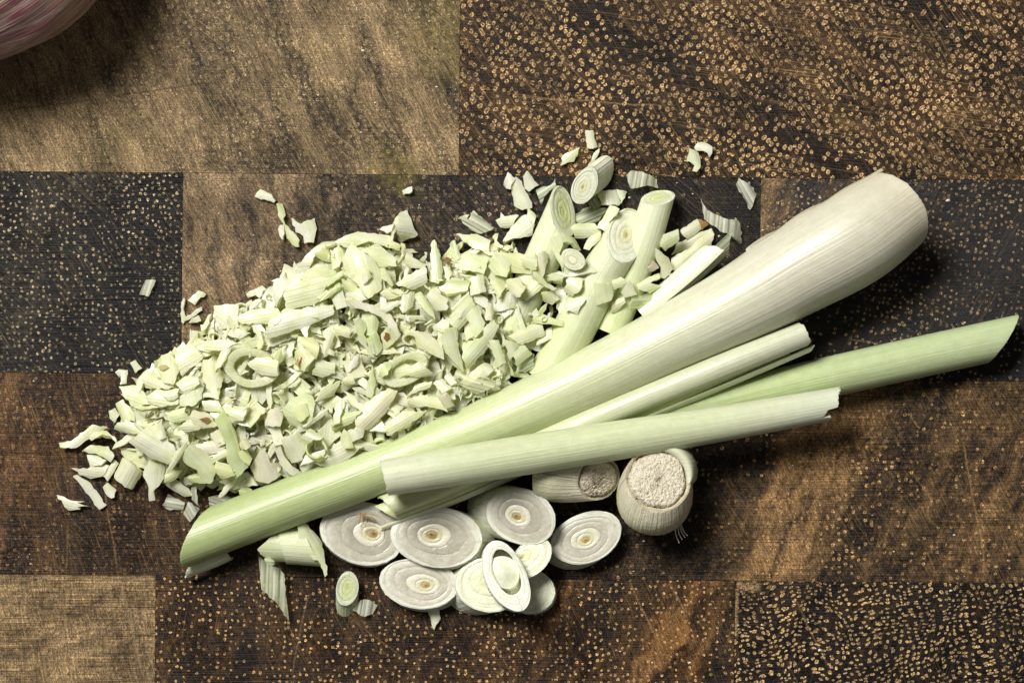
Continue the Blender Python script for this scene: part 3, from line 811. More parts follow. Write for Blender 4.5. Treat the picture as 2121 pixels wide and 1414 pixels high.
for k, (x0, y0, x1, y1) in enumerate(((1398, 1092, 1407, 1124), (1404, 1090, 1413, 1117), (1411, 1086, 1424, 1109), (1408, 1088, 1419, 1112), (1352, 1050, 1346, 1066), (1366, 1052, 1372, 1068), (1358, 1052, 1360, 1072))):
    z = 62 if k < 4 else 118
    pth = Path([(x0, y0, z, 1.5, WHITE), ((x0 + x1) / 2 - 2, (y0 + y1) / 2 + 1, z + 8, 1.3, WHITE), (x1, y1, z + 8, .8, WHITE)])
    shell('root_hair', pth, r2, M_FLESH, -math.pi, math.pi, lambda v: 0, lambda v: 0, .5, nv=6, nl=8, closed=True, rag=(0, 0), seed=k)
for k in range(3):
    e = ellipse(1358 + k * 9 - 6, 1048 - k * 1.5, 7 - k, 6, 0, 141, n=16, seed=k)
    layered(r2, e, W(1358 + k * 9 - 6, 1048 - k * 1.5, 141), (0, 0, 1), np.array([0, 0, -30.]), [(0, 1, (.78, .70, .50), (.70, .58, .36), 0, 'root_bud')], seed=k)

# ------------------------------------------------------------------ chips
def chip_geo(poly, vein=None, curl=60.0, sgn=-1, th=5.0, twist=0.0, seed=0, jag=0.9, step=7.0):
    """thin curved piece of sheath: poly = outline in px (x right, y UP, local), vein = direction of the fibres"""
    g = np.random.default_rng(seed)
    P = np.asarray(poly, float)
    area2 = np.sum(P[:, 0] * np.roll(P[:, 1], -1) - np.roll(P[:, 0], -1) * P[:, 1])
    if area2 < 0: P = P[::-1]
    pts = []
    for a, b in zip(P, np.roll(P, -1, 0)):
        L = np.linalg.norm(b - a); k = max(1, int(L / step))
        nrm = np.array([b[1] - a[1], a[0] - b[0]]) / max(L, 1e-6)
        for i in range(k):
            f = i / k
            pts.append(a + (b - a) * f + nrm * (g.normal(0, jag) if i else g.normal(0, jag * .3)))
    pts = np.array(pts); nb = len(pts)
    lo, hi = pts.min(0), pts.max(0)
    gx, gy = np.meshgrid(np.arange(lo[0] + step / 2, hi[0], step), np.arange(lo[1] + step / 2, hi[1], step))
    ins = np.stack([gx.ravel(), gy.ravel()], -1); ins += g.uniform(-.2, .2, ins.shape) * step
    def inside(q):
        c = np.zeros(len(q), bool)
        for a, b in zip(pts, np.roll(pts, -1, 0)):
            m = ((a[1] > q[:, 1]) != (b[1] > q[:, 1]))
            with np.errstate(divide='ignore', invalid='ignore'):
                x = (b[0] - a[0]) * (q[:, 1] - a[1]) / (b[1] - a[1]) + a[0]
            c ^= m & (q[:, 0] < x)
        return c
    if len(ins):
        ins = ins[inside(ins)]
        if len(ins):
            dmin = np.min(np.linalg.norm(ins[:, None] - pts[None], axis=2), axis=1)
            ins = ins[dmin > step * .45]
    allp = np.vstack([pts, ins]) if len(ins) else pts
    vo, _, fo, _, _, _ = delaunay_2d_cdt([Vector(p) for p in allp], [(i, (i + 1) % nb) for i in range(nb)], [], 1, 1e-3)
    Q = np.array([(v.x, v.y) for v in vo]); tri = [tuple(f) for f in fo if len(f) == 3]
    if vein is None:
        c = Q - Q.mean(0); w, e = np.linalg.eigh(c.T @ c); d = e[:, 1]
    else:
        d = np.array([math.cos(R(vein)), -math.sin(R(vein))])
    c = Q - Q.mean(0)
    u = c @ d; x = c @ np.array([-d[1], d[0]])
    rr = np.clip(np.abs(x) / curl, 0, .93)
    z = sgn * curl * (1 - np.sqrt(1 - rr ** 2)) + twist * u * x / 60.0 + sgn * .0007 * u * u * g.uniform(-1, 1)
    z = z + .9 * np.sin(u / 9 + g.uniform(0, 6)) * np.cos(x / 11 + g.uniform(0, 6))
    T = np.column_stack([Q, z])
    # orientation and normals
    tri = [(a, b, cc) if np.cross(Q[b] - Q[a], Q[cc] - Q[a]) > 0 else (a, cc, b) for a, b, cc in tri]
    N = np.zeros_like(T)
    A = np.array(tri); fn = np.cross(T[A[:, 1]] - T[A[:, 0]], T[A[:, 2]] - T[A[:, 0]])
    for k in range(3): np.add.at(N, A[:, k], fn)
    N /= np.maximum(np.linalg.norm(N, axis=1, keepdims=True), 1e-9)
    B = T - N * th
    n = len(T)
    cnt = {}
    for f in tri:
        for a, b in ((f[0], f[1]), (f[1], f[2]), (f[2], f[0])):
            cnt[(a, b)] = 1
    F = list(tri) + [(n + c3, n + b, n + a) for a, b, c3 in tri]
    for (a, b) in cnt:
        if (b, a) not in cnt: F.append((b, a, n + a, n + b))
    V = np.vstack([T, B])
    uv = np.column_stack([u, x]) / 100
    return V, F, np.vstack([uv, uv + .0]), n

def ring_geo(a, b, hole, ht, seed, arc=(0, 360), slant=.3):
    """curl or ring cut from a sheath: open when arc < 360"""
    g = np.random.default_rng(seed)
    closed = arc[1] - arc[0] >= 360
    n = 40
    th = np.linspace(R(arc[0]), R(arc[1]), n, endpoint=not closed)
    spiral = np.zeros(n) if closed else np.linspace(0, .22, n)
    rows_ = []
    for (k, z) in ((1.0, 0), (1.0, .35), (.99, .8), (.96, 1.0), (hole + .05, 1.0), (hole, .85), (hole, .3), (hole + .03, 0)):
        kk = k * (1 - spiral) * (1 + .03 * np.sin(2 * th + seed) + .02 * np.sin(5 * th + seed * 2))
        rows_.append(np.column_stack([a * kk * np.cos(th), b * kk * np.sin(th), ht * (z - .0) + slant * b * kk * np.sin(th) + g.normal(0, .3, n)]))
    V = np.vstack(rows_); m = len(rows_); F = []
    for i in range(m):
        for j in range(n if closed else n - 1):
            p, q_ = i * n + j, i * n + (j + 1) % n
            r_, s_ = ((i + 1) % m) * n + (j + 1) % n, ((i + 1) % m) * n + j
            F.append((p, q_, r_, s_))
    if not closed:
        F.append(tuple(i * n for i in range(m))); F.append(tuple(i * n + n - 1 for i in range(m - 1, -1, -1)))
    uv = np.column_stack([V[:, 2] / 100, np.tile(th, m) * a / 100])
    return V, F, uv, len(V)

def drop(V, px, py, rotz=0.0, tilt=0.7, jit=8.0, sink=80, zmax=None):
    """let a piece settle on the height field at picture point (px,py): returns 4x4 (px units)"""
    z0 = hf_at(px, py)
    c = W(px, py, z0)
    M = Matrix.Rotation(rotz, 3, 'Z')
    P = V @ np.array(M).T
    Pw = P + c * [1, 1, 0]
    i, j = cells(Pw)
    h = HF[i, j]
    Aq = np.column_stack([P[:, 0], P[:, 1], np.ones(len(P))])
    sol, *_ = np.linalg.lstsq(Aq, h, rcond=None)
    gx = float(np.clip(sol[0] * tilt, -.35, .35)) + math.tan(R(random.gauss(0, jit)))
    gy = float(np.clip(sol[1] * tilt, -.35, .35)) + math.tan(R(random.gauss(0, jit)))
    nr = Vector((-gx, -gy, 1)).normalized()
    Rt = Vector((0, 0, 1)).rotation_difference(nr).to_matrix()
    P = P @ np.array(Rt).T
    Pw = P + c * [1, 1, 0]
    i, j = cells(Pw)
    need = HF[i, j] - Pw[:, 2]
    lift = max(np.percentile(need, sink), 0.4 - Pw[:, 2].min())
    if zmax is not None: lift = min(lift, max(zmax - Pw[:, 2].max(), 0.4 - Pw[:, 2].min()))
    Pw[:, 2] += lift
    stamp(Pw)
    m4 = (Rt @ M).to_4x4()
    m4.translation = Vector((c[0], c[1], lift))
    return m4, Pw

GROUP = 'chopped lemongrass pieces'
def tint_of(base, g, var=.06):
    base = tuple(b + (w - b) * .3 for b, w in zip(base, (.93, .93, .74))) if min(base) > .35 else base
    k = 1.08 + g.normal(0, var * .5)
    return tuple(np.clip(np.array(base) * k * (1 + g.normal(0, var * .2, 3)), .05, .94))

def place_obj(o, m4):
    mm = m4.copy(); mm.translation = mm.translation * S
    o.matrix_world = mm

# outline of the heap, in picture pixels
PILE = np.array([(262, 905), (262, 835), (335, 745), (440, 672), (560, 605), (640, 540), (715, 500), (820, 505), (880, 560), (960, 510), (1040, 490), (1100, 530), (1175, 520), (1212, 560),
                 (1190, 605), (1150, 640), (1130, 690), (1108, 735), (1095, 775), (979, 836), (850, 892), (720, 944), (600, 992), (500, 1010), (400, 1005), (320, 995), (270, 960)], float)
STALKSIDE = {(1095., 775.), (979., 836.), (850., 892.), (720., 944.), (600., 992.)}
def in_pile(px, py):
    c = False
    for a, b in zip(PILE, np.roll(PILE, -1, 0)):
        if (a[1] > py) != (b[1] > py) and px < (b[0] - a[0]) * (py - a[1]) / (b[1] - a[1]) + a[0]: c = not c
    return c
def target(px, py):
    d = 1e9
    for a, b in zip(PILE, np.roll(PILE, -1, 0)):
        if tuple(a) in STALKSIDE and tuple(b) in STALKSIDE: continue
        t_ = np.clip(np.dot((px, py) - a, b - a) / np.dot(b - a, b - a), 0, 1)
        d = min(d, np.linalg.norm((px, py) - (a + (b - a) * t_)))
    return min(70, 12 + .75 * d)

def random_poly(g, size):
    k = g.integers(0, 6)
    w, l = size * g.uniform(.55, 1.0), size * g.uniform(.9, 1.6)
    if k <= 2:                                    # slanted piece of sheath
        s = g.uniform(-.5, .5) * l
        p = [(-w / 2, -l / 2 - s / 2), (w / 2, -l / 2 + s / 2), (w / 2 * g.uniform(.7, 1), l / 2 + s / 2), (-w / 2, l / 2 - s / 2)]
    elif k == 3:                                  # crescent
        p = [(math.cos(x) * l * .6, math.sin(x) * l * .6) for x in np.linspace(.3, 2.6, 7)] + [(math.cos(x) * l * .36, math.sin(x) * l * .36 + 2) for x in np.linspace(2.5, .4, 6)]
    elif k == 4:                                  # sliver
        p = [(-w * .2, -l * .8), (w * .22, -l * .5), (w * .2, l * .6), (0, l * .85), (-w * .2, l * .5)]
    else:                                         # chip with a torn corner
        p = [(-w / 2, -l * .4), (w * .1, -l * .5), (w / 2, -l * .2), (w * .4, l * .3), (w * .05, l * .22), (-w * .15, l * .5), (-w / 2, l * .2)]
    p = np.array(p) * g.uniform(.92, 1.08, (len(p), 2))
    return p - p.mean(0)

# templates shared by the small loose pieces
TPL = []
for k in range(46):
    g = np.random.default_rng(500 + k)
    if k % 9 == 4:
        V, F, uv, n = ring_geo(g.uniform(16, 27), g.uniform(13, 20), g.uniform(.62, .8), g.uniform(10, 22), k, (0, 360) if k % 2 else (10, g.uniform(250, 330)))
    else:
        sz = g.uniform(26, 56)
        V, F, uv, n = chip_geo(random_poly(g, sz), None if g.random() < .6 else g.uniform(0, 180), g.uniform(.9, 2.4) * sz * .6, g.choice([-1, -1, 1]), g.uniform(4, 9), g.normal(0, .25), seed=900 + k, step=8)
    TPL.append((V, F, uv))
PAL = [WHITE, (.90, .91, .74), PALE, PALE, (.88, .90, .67), (.85, .88, .61), (.92, .91, .80), (.91, .895, .77), (.88, .90, .70)]

# 1. the buried body of the heap: nobody could count it
SV, SF, SU, SC, nv = [], [], [], [], 0
g = np.random.default_rng(77)
tries = 0
for tries in range(5200):
    px, py = g.uniform(255, 1215), g.uniform(495, 1010)
    if not in_pile(px, py): continue
    tg = target(px, py)
    if hf_at(px, py) > tg: continue
    V, F, uv = TPL[g.integers(0, len(TPL))]
    V = V * g.uniform(.7, 1.0)
    m4, Pw = drop(V, px, py, g.uniform(0, 6.28), .5, 11, 62)
    SV.append(Pw); SF += [tuple(i + nv for i in f) for f in F]; SU.append(uv); nv += len(V)
    SC.append(np.tile(tint_of(PAL[g.integers(0, len(PAL))], g, .1), (len(V), 1)))
for k in range(650):
    px, py = g.uniform(240, 1240), g.uniform(480, 1030)
    if not in_pile(px, py): continue
    V, F, uv = TPL[g.integers(0, len(TPL))]
    V = V * g.uniform(.2, .5) * [g.choice([1, 1, .45]), 1, 1]
    m4, Pw = drop(V, px, py, g.uniform(0, 6.28), .5, 14, 60)
    SV.append(Pw); SF += [tuple(i + nv for i in f) for f in F]; SU.append(uv); nv += len(V)
    SC.append(np.tile(tint_of(PAL[g.integers(0, len(PAL))], g, .1), (len(V), 1)))
HEAPBITS = (SV, SF, SU, SC, nv)
def finish_heap(count):
    SV, SF, SU, SC, nv = HEAPBITS
    g = np.random.default_rng(78)
    for k in range(count):
        px, py = g.uniform(240, 1240), g.uniform(480, 1030)
        if not in_pile(px + g.normal(0, 9), py + g.normal(0, 9)) or py > 1150 - .47 * (px - 400) * .8 and px > 450 and not in_pile(px, py): continue
        V, F, uv = TPL[g.integers(0, len(TPL))]
        V = V * g.uniform(.16, .42) * [g.choice([1, 1, .45]), 1, 1]
        m4, Pw = drop(V, px, py, g.uniform(0, 6.28), .5, 14, 60)
        SV.append(Pw); SF += [tuple(i + nv for i in f) for f in F]; SU.append(uv); nv += len(V)
        SC.append(np.tile(tint_of(PAL[g.integers(0, len(PAL))], g, .1), (len(V), 1)))
    ob = mk('chopped_lemongrass', np.vstack(SV), SF, M_CHIP, None, org=np.array([W(700, 780)[0], W(700, 780)[1], 0]), uv=np.vstack(SU), col=np.vstack(SC), sharp=50)
    tag(ob, 'uncountable pale green chopped lemongrass crumbs packed in and over the heap', 'chopped lemongrass', None, 'stuff')



# 2. single scraps over it
TM = [mk_mesh('scrap', V, F, M_CHIP, uv=uv, sharp=50) for (V, F, uv) in TPL]
pts = []
for tries in range(6000):
    if len(pts) >= 72: break
    px, py = g.uniform(255, 1215), g.uniform(495, 1010)
    if in_pile(px, py) and all((px - a) ** 2 + (py - b) ** 2 > 46 ** 2 for a, b in pts): pts.append((px, py))
for (px, py) in pts:
    k = int(g.integers(0, len(TPL)))
    m4, Pw = drop(TPL[k][0], px, py, g.uniform(0, 6.28), .5, 8, 70)
    ob = link('lemongrass_scrap', TM[k], None)
    place_obj(ob, m4); ob.color = (*tint_of(PAL[g.integers(0, len(PAL))], g, .08), 1)
    tag(ob, 'nondescript small pale scrap of sheath mixed into the chopped lemongrass heap', 'lemongrass scrap', GROUP)

# 3. the pieces one can point at, each with its own outline
ZO = {'1': (1020, 250, 3.535), '2': (600, 980, 3.535), '4': (520, 370, 3.535), '5': (100, 700, 3.535), '6': (600, 600, 3.535), 'b': (360, 900, 4.158), 'q': (0, 707, 2.0), 'a': (500, 360, 7.07), 's': (280, 560, 7.07), 'p': (0, 0, 1)}
def chip(zc, poly, label, base=PALE, vein=None, curl=1.1, sgn=-1, th=6.0, thin=False, name='lemongrass_chip', tilt=.45, jit=4, sink=80, twist=0.0, zmax=None, extra=()):
    chip.k += 1
    x0, y0, sc = ZO[zc]
    P = np.array(poly, float) / sc + [x0, y0]
    c = P.mean(0)
    L = (P - c) * [1, -1] * (1.07 if in_pile(*c) else 1.02)
    e = .035                                       # soften the corners
    L = np.vstack([[a_ + (b_ - a_) * e, b_ + (a_ - b_) * e] for a_, b_ in zip(L, np.roll(L, -1, 0))])
    w = np.linalg.eigvalsh(L.T @ L / len(L))
    half = math.sqrt(max(w[0], 1)) * 1.6
    V, F, uv, n = chip_geo(L, vein, max(half * (.2 + curl * .95), 9), sgn, th, twist, seed=1300 + chip.k, jag=1.1, step=6.5)
    z0 = hf_at(*c); V[:, :2] *= (H - z0) / H
    gg = np.random.default_rng(2000 + chip.k)
    V2 = V.copy()
    m4, Pw = drop(V2, c[0], c[1], 0, tilt, jit, sink, zmax)
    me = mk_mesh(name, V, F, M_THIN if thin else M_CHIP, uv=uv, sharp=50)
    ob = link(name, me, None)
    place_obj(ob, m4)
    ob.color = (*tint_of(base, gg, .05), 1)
    tag(ob, label, 'lemongrass chip', GROUP)
    for (poly2, base2, nm) in extra:
        P2 = (np.array(poly2, float) / sc + [x0, y0] - c) * [1, -1]
        V3, F3, uv3, _ = chip_geo(P2, vein, 40, -1, th * .8, 0, seed=1500 + chip.k, step=5)
        V3[:, 2] += 1.5 + 2.2
        me = mk_mesh(nm, V3, F3, M_CHIP, uv=uv3, sharp=50)
        o2 = link(nm, me, None, ob); o2.color = (*base2, 1)
    return ob
chip.k = 0
def curlpiece(px, py, a, b, hole, ht, label, base, rot=0, arc=(0, 360), seed=1, slant=.3, jit=6, sink=80):
    V, F, uv, n = ring_geo(a, b, hole, ht, seed, arc, slant)
    m4, Pw = drop(V, px, py, R(-rot), .6, jit, sink)
    ob = link('lemongrass_curl', mk_mesh('lemongrass_curl', V, F, M_CHIP, uv=uv, sharp=50), None)
    place_obj(ob, m4); ob.color = (*base, 1)
    tag(ob, label, 'lemongrass curl', GROUP)
    return ob
PK = (.90, .855, .74)
YG = (.74, .77, .40)
TR = (.88, .90, .78)
# --- lower left spread of the heap
chip('5', [(695, 1010), (750, 890), (865, 930), (850, 1030), (775, 1120), (780, 1190), (735, 1195), (740, 1090)], 'pale folded chip with a squared tail at the lower edge of the heap', WHITE, 100, 1.6)
chip('5', [(850, 1050), (950, 1035), (1040, 1100), (1060, 1150), (1000, 1170), (900, 1100)], 'white curved chip just above the glassy fan at the heap foot', WHITE, 30)
chip('5', [(860, 1000), (920, 960), (990, 970), (920, 1050), (860, 1055)], 'small leaf-green wedge near the lower edge of the heap', GREEN, -30)
chip('5', [(840, 1220), (880, 1140), (1000, 1200), (985, 1255), (890, 1260)], 'glassy fan-shaped chip lying at the foot of the heap', TR, 10, 2, thin=True)
chip('5', [(990, 1290), (1030, 1195), (1110, 1250), (1040, 1345)], 'glassy chip touching the thin tip of the whole stalk', TR, 60, 2, thin=True)
chip('5', [(1055, 1090), (1090, 1085), (1112, 1230), (1060, 1180)], 'upright glassy sliver at the foot of the heap', TR, 85, 2, thin=True)
chip('5', [(1175, 1160), (1260, 1140), (1360, 1165), (1180, 1240)], 'grey translucent chip half under the thin end of the whole stalk', TR, 20, 2, thin=True)
chip('5', [(1250, 1160), (1290, 1090), (1375, 1030), (1385, 1040), (1330, 1110), (1270, 1165)], 'curved narrow sliver above the thin end of the whole stalk', TR, 130)
chip('5', [(1400, 1110), (1460, 1085), (1500, 1110), (1480, 1140), (1410, 1150)], 'tiny lime-green disc beside the thin end of the whole stalk', YG, 0)
chip('5', [(402, 1090), (440, 1055), (500, 1110), (490, 1160), (465, 1172), (420, 1130)], 'rounded white flake below the barrel-shaped chip', WHITE, 60)
chip('5', [(395, 1000), (490, 885), (520, 920), (470, 1000), (440, 1045)], 'thin white flake tucked left of the barrel-shaped chip', WHITE, 120)
chip('5', [(175, 950), (290, 955), (400, 925), (450, 930), (400, 1010), (310, 1030)], 'pointed pinkish-white chip at the far left of the heap', PK, 10, 1.4)
chip('5', [(285, 850), (350, 845), (430, 890), (390, 930), (310, 940)], 'white chip under the fan-ribbed one at the left tip of the heap', WHITE, 20)
chip('5', [(245, 830), (320, 780), (440, 790), (490, 860), (460, 905), (350, 840)], 'arched ribbed chip at the left tip of the heap', (.82, .84, .66), 25, .9, th=8)
chip('5', [(80, 760), (180, 750), (330, 630), (440, 655), (330, 720), (210, 800), (100, 795)], 'ribbed white strip reaching furthest left of the heap', WHITE, -38, 1.4)
chip('5', [(305, 720), (350, 680), (430, 665), (500, 720), (530, 790), (470, 715), (410, 698), (330, 745)], 'hook-shaped pale sliver over the leftmost ribbed strip', PALE, 10, th=10)
chip('5', [(188, 1010), (225, 1000), (320, 1070), (428, 1220), (375, 1252), (330, 1190)], 'fibrous white strip lying apart below the left tip of the heap', WHITE, 52, 2)
chip('5', [(65, 1145), (200, 1190), (270, 1188), (215, 1200), (300, 1225), (215, 1232), (240, 1248), (150, 1258)], 'frayed white shard with comb-like fibres at the lower left', WHITE, 15, 2)
chip('5', [(445, 530), (490, 510), (525, 560), (490, 620), (455, 590)], 'small white flake beside the short cylinder at the left edge', WHITE, 40)
chip('5', [(500, 480), (560, 450), (640, 540), (650, 600), (530, 600)], 'short cylinder chunk at the left edge of the heap', (.82, .84, .64), 60, .75, th=14)
chip('5', [(520, 620), (600, 610), (705, 680), (630, 695), (520, 710), (490, 670)], 'ribbed white cap left of the big pinkish wedge', WHITE, 15, .9, th=9)
chip('5', [(650, 600), (740, 625), (820, 590), (800, 620), (730, 650), (660, 640)], 'thin curved sliver above the ribbed white cap', PALE, 0)
chip('5', [(600, 770), (700, 680), (820, 620), (830, 700), (920, 780), (935, 870), (870, 920), (740, 880)], 'big pinkish wedge at the lower left of the heap', PK, 30, 1.0, th=12)
chip('5', [(790, 680), (810, 620), (850, 640), (870, 720), (820, 740)], 'small cream curl standing on the big pinkish wedge', (.82, .78, .68), 80, .8, th=7)
chip('5', [(480, 1020), (545, 880), (600, 895), (698, 985), (610, 1118)], 'barrel-shaped cream chip at the lower left of the heap', (.86, .86, .70), -60, .8, th=14)
chip('5', [(870, 990), (940, 830), (1020, 760), (1010, 820), (900, 980)], 'narrow slanted strip right of the big pinkish wedge', (.80, .84, .62), -58)
chip('5', [(668, 535), (740, 510), (785, 505), (720, 580)], 'small white scrap over the dark hollow at the left of the heap', WHITE, 0)
chip('5', [(630, 500), (760, 490), (950, 480), (800, 506), (690, 522)], 'long thin sliver above the dark hollow at the left', PALE, 0)
chip('5', [(520, 350), (640, 340), (740, 420), (800, 480), (620, 495), (560, 420)], 'broad flat chip above the short cylinder at the left edge', (.76, .80, .57), 20, 2)
chip('5', [(640, 300), (700, 240), (780, 200), (770, 260), (700, 340), (690, 420)], 'curved pale chip on the left shoulder of the heap', PALE, 120)
chip('5', [(710, 440), (800, 370), (950, 400), (950, 480), (830, 500)], 'smooth broad chip beneath the rosette', (.80, .83, .60), 10, 2)
chip('5', [(960, 430), (1130, 310), (1125, 440), (1060, 495), (970, 490)], 'smooth cream chip right of the rosette foot', (.84, .84, .66), 70, 2)
chip('5', [(700, 310), (760, 250), (880, 330), (930, 360), (810, 370), (720, 360)], 'left petal of the rosette on the left shoulder', PALE, 20)
chip('5', [(930, 120), (1040, 40), (1130, 130), (1130, 150), (980, 270)], 'wide striped chip on the upper left slope, right of the rosette', (.84, .85, .66), -30, 1.8)
chip('5', [(790, 200), (830, 120), (900, 110), (970, 200), (940, 340), (860, 320)], 'yellowish centre of the rosette on the left shoulder', (.78, .79, .54), 80, 1.0, th=9, extra=(([(815, 215), (870, 195), (905, 215), (860, 240)], (.62, .52, .26), 'tan_mark'),))
chip('5', [(940, 330), (1000, 270), (1090, 290), (1110, 330), (1010, 410)], 'right petal of the rosette on the left shoulder', (.82, .84, .64), -20)
chip('5', [(840, 420), (880, 380), (960, 370), (950, 430), (890, 455)], 'lowest petal of the rosette on the left shoulder', (.84, .85, .66), -10)
chip('5', [(1130, 460), (1240, 450), (1280, 535), (1150, 530)], 'cream square right of the rosette', (.84, .83, .68), 10)
chip('5', [(860, 545), (1010, 505), (1000, 540), (1040, 590), (930, 620)], 'pale green flat chip in the lower left of the heap', (.72, .78, .50), -15)
chip('5', [(1010, 620), (1070, 530), (1190, 560), (1240, 640), (1130, 660)], 'cream flake with small brown tear in the lower left of the heap', (.82, .78, .62), 20, extra=(([(1112, 588), (1165, 575), (1195, 600), (1160, 625), (1130, 605)], (.36, .22, .09), 'brown_tear'),))
chip('5', [(960, 650), (1040, 600), (1120, 660), (1010, 700)], 'pale diamond right of the pinkish wedge', PALE, 0)
chip('5', [(1080, 780), (1200, 750), (1300, 790), (1260, 840), (1160, 850)], 'rounded cream chip behind the green curl at the lower edge', (.83, .81, .68), 0)
chip('5', [(1000, 880), (1020, 790), (1080, 780), (1200, 880), (1230, 970), (1190, 1060), (1020, 1070), (1020, 1045), (1120, 1010), (1100, 960), (1040, 930)], 'large hooked light-green curl at the lower edge of the heap', (.74, .79, .54), 50, 1.3, th=9)
chip('5', [(1200, 880), (1290, 810), (1330, 830), (1300, 870), (1210, 915)], 'thin bar beside the long green strip', PALE, -25)
chip('5', [(1225, 960), (1240, 900), (1330, 930), (1370, 1000), (1270, 1040)], 'ribbed green chip below the long green strip', GREEN, 15, 1.2)
chip('5', [(1190, 700), (1280, 660), (1295, 770), (1240, 800)], 'cream scrap left of the long green strip', (.83, .81, .68), 60)
chip('5', [(1228, 605), (1300, 540), (1380, 700), (1400, 800), (1470, 940), (1380, 1022), (1320, 900), (1310, 780)], 'long green strip running down the lower left of the heap', (.66, .74, .43), 68, 1.3)
chip('5', [(1400, 840), (1450, 800), (1495, 880), (1470, 930), (1430, 900)], 'small green ribbed chip under the cream bead', GREEN, 60)
chip('5', [(1405, 770), (1430, 735), (1475, 740), (1485, 790), (1450, 815), (1415, 800)], 'cream bead-like nub right of the long green strip', (.86, .80, .60), 60, .75, th=13)
chip('5', [(1490, 950), (1560, 830), (1600, 810), (1630, 910), (1700, 930), (1710, 1000), (1620, 1060), (1530, 1050)], 'crumpled cream lump against the whole stalk', (.84, .80, .68), 70, .9, th=11)
chip('5', [(1720, 740), (1830, 690), (1890, 790), (1860, 890), (1780, 930), (1740, 860)], 'crumpled pinkish piece with a dark crease near the whole stalk', PK, 60, .9, th=9)
chip('5', [(1660, 800), (1690, 745), (1740, 880), (1840, 990), (1790, 1005), (1720, 960)], 'white wedge standing against the whole stalk', WHITE, 65)
curlpiece(100 + 1968 / 3.535, 700 + 835 / 3.535, 27, 24, .74, 24, 'rolled light-green curl against the whole stalk', (.80, .84, .52), 30, (20, 370 - 30), 3, .35)
chip('5', [(1590, 640), (1610, 540), (1680, 505), (1720, 560), (1700, 640)], 'cream petal left of the yellow-green rosette', (.84, .80, .66), 70)
chip('5', [(1720, 540), (1780, 450), (1900, 400), (1950, 480), (1930, 600), (1850, 660), (1760, 640)], 'frilled yellow-green rosette in the lower middle of the heap', (.74, .77, .48), 30, 1.2, th=9)
chip('5', [(1780, 560), (1820, 490), (1890, 480), (1910, 560), (1850, 610)], 'heart of the frilled yellow-green rosette', (.70, .74, .42), 60, .9)
chip('5', [(1320, 580), (1360, 490), (1460, 490), (1430, 600), (1340, 605)], 'white cube with striped side below the big oval loop', WHITE, 20, .9, th=12)
chip('5', [(1140, 165), (1215, 170), (1225, 200), (1285, 250), (1250, 440), (1220, 430), (1135, 290)], 'tall cream block left of the big oval loop', (.86, .86, .68), 75, 1.0, th=13)
curlpiece(100 + 1490 / 3.535, 700 + 215 / 3.535, 58, 40, .60, 17, 'big oval loop with a hole in the left half of the heap', (.90, .91, .70), 10, (0, 360), 5, .12)
chip('5', [(1460, 190), (1560, 120), (1690, 170), (1690, 270), (1560, 270)], 'pale folded flap inside the big oval loop', (.82, .85, .64), 10)
chip('5', [(1235, 240), (1230, 150), (1280, 70), (1350, 40), (1330, 100), (1290, 180)], 'curved outer sheath left of the big oval loop', PALE, 110, .9, th=9)
chip('5', [(1140, 20), (1290, 10), (1400, 40), (1260, 90), (1150, 85)], 'wide smooth chip above the big oval loop', (.80, .84, .60), 5, 2)
# --- tiny ones left of the heap
chip('5', [(600, 180), (640, 160), (690, 220), (640, 255)], 'tiny ribbed diamond on the dark block left of the heap', TR, 60, 2)
chip('5', [(492, 250), (520, 228), (560, 230), (550, 270), (520, 285)], 'tiny rounded flake on the block seam left of the heap', WHITE, 0, 2)
chip('5', [(555, 240), (602, 228), (595, 330), (548, 338)], 'tiny white rectangle on the block seam left of the heap', WHITE, 90, 2)
chip('s', [(65, 355), (155, 140), (310, 145), (290, 210), (200, 385)], 'small glassy rectangle alone on the black block far left', TR, 110, 2, thin=True)
chip('s', [(770, 440), (930, 295), (1045, 350), (960, 400), (880, 510), (845, 480)], 'small pale rhombus beside the vertical block seam', (.80, .84, .66), -45, 2)
chip('s', [(665, 640), (680, 480), (725, 400), (735, 430), (710, 560), (750, 690), (710, 780), (680, 750)], 'bent white sliver along the vertical block seam', WHITE, 95)
chip('s', [(735, 700), (900, 570), (985, 530), (985, 590), (850, 680), (740, 740)], 'slanted white strip crossing the bent sliver', WHITE, -30)
chip('s', [(790, 780), (840, 700), (940, 670), (980, 740), (860, 770)], 'ribbed white scrap under the slanted strip', WHITE, 20)
chip('s', [(970, 880), (1060, 640), (1120, 630), (1080, 780), (1010, 880)], 'narrow pale chip left of the heap’s upper slope'.replace('’s', ''), PALE, -65)
chip('s', [(1620, 340), (1730, 280), (1840, 195), (1920, 270), (1830, 410), (1770, 360), (1640, 380)], 'white flake with a tail above the left slope of the heap', WHITE, 20)
chip('s', [(1680, 520), (1750, 430), (1870, 430), (1770, 540), (1690, 585)], 'small white strip below the flake with a tail', WHITE, -45)
chip('4', [(28, 135), (72, 78), (150, 115), (180, 165), (170, 178)], 'lone white wedge with a hair-thin fibre at the upper left', WHITE, 12, 1.2)
chip('4', [(200, 185), (232, 188), (258, 270), (240, 300), (255, 340), (330, 410), (358, 450), (350, 500), (300, 480), (262, 440), (258, 400), (240, 330), (205, 280)], 'twisted pale green strip ending in a green blade above the heap', (.72, .78, .48), 60, 1.2, twist=.3)
chip('4', [(192, 370), (215, 340), (240, 345), (245, 400), (232, 450), (205, 420)], 'small white flake left of the twisted strip', WHITE, 80)
chip('4', [(298, 290), (370, 335), (468, 290), (483, 370), (460, 470), (395, 472), (385, 420), (330, 390)], 'fishtail-shaped white chip right of the twisted strip', WHITE, 70, 1.6)
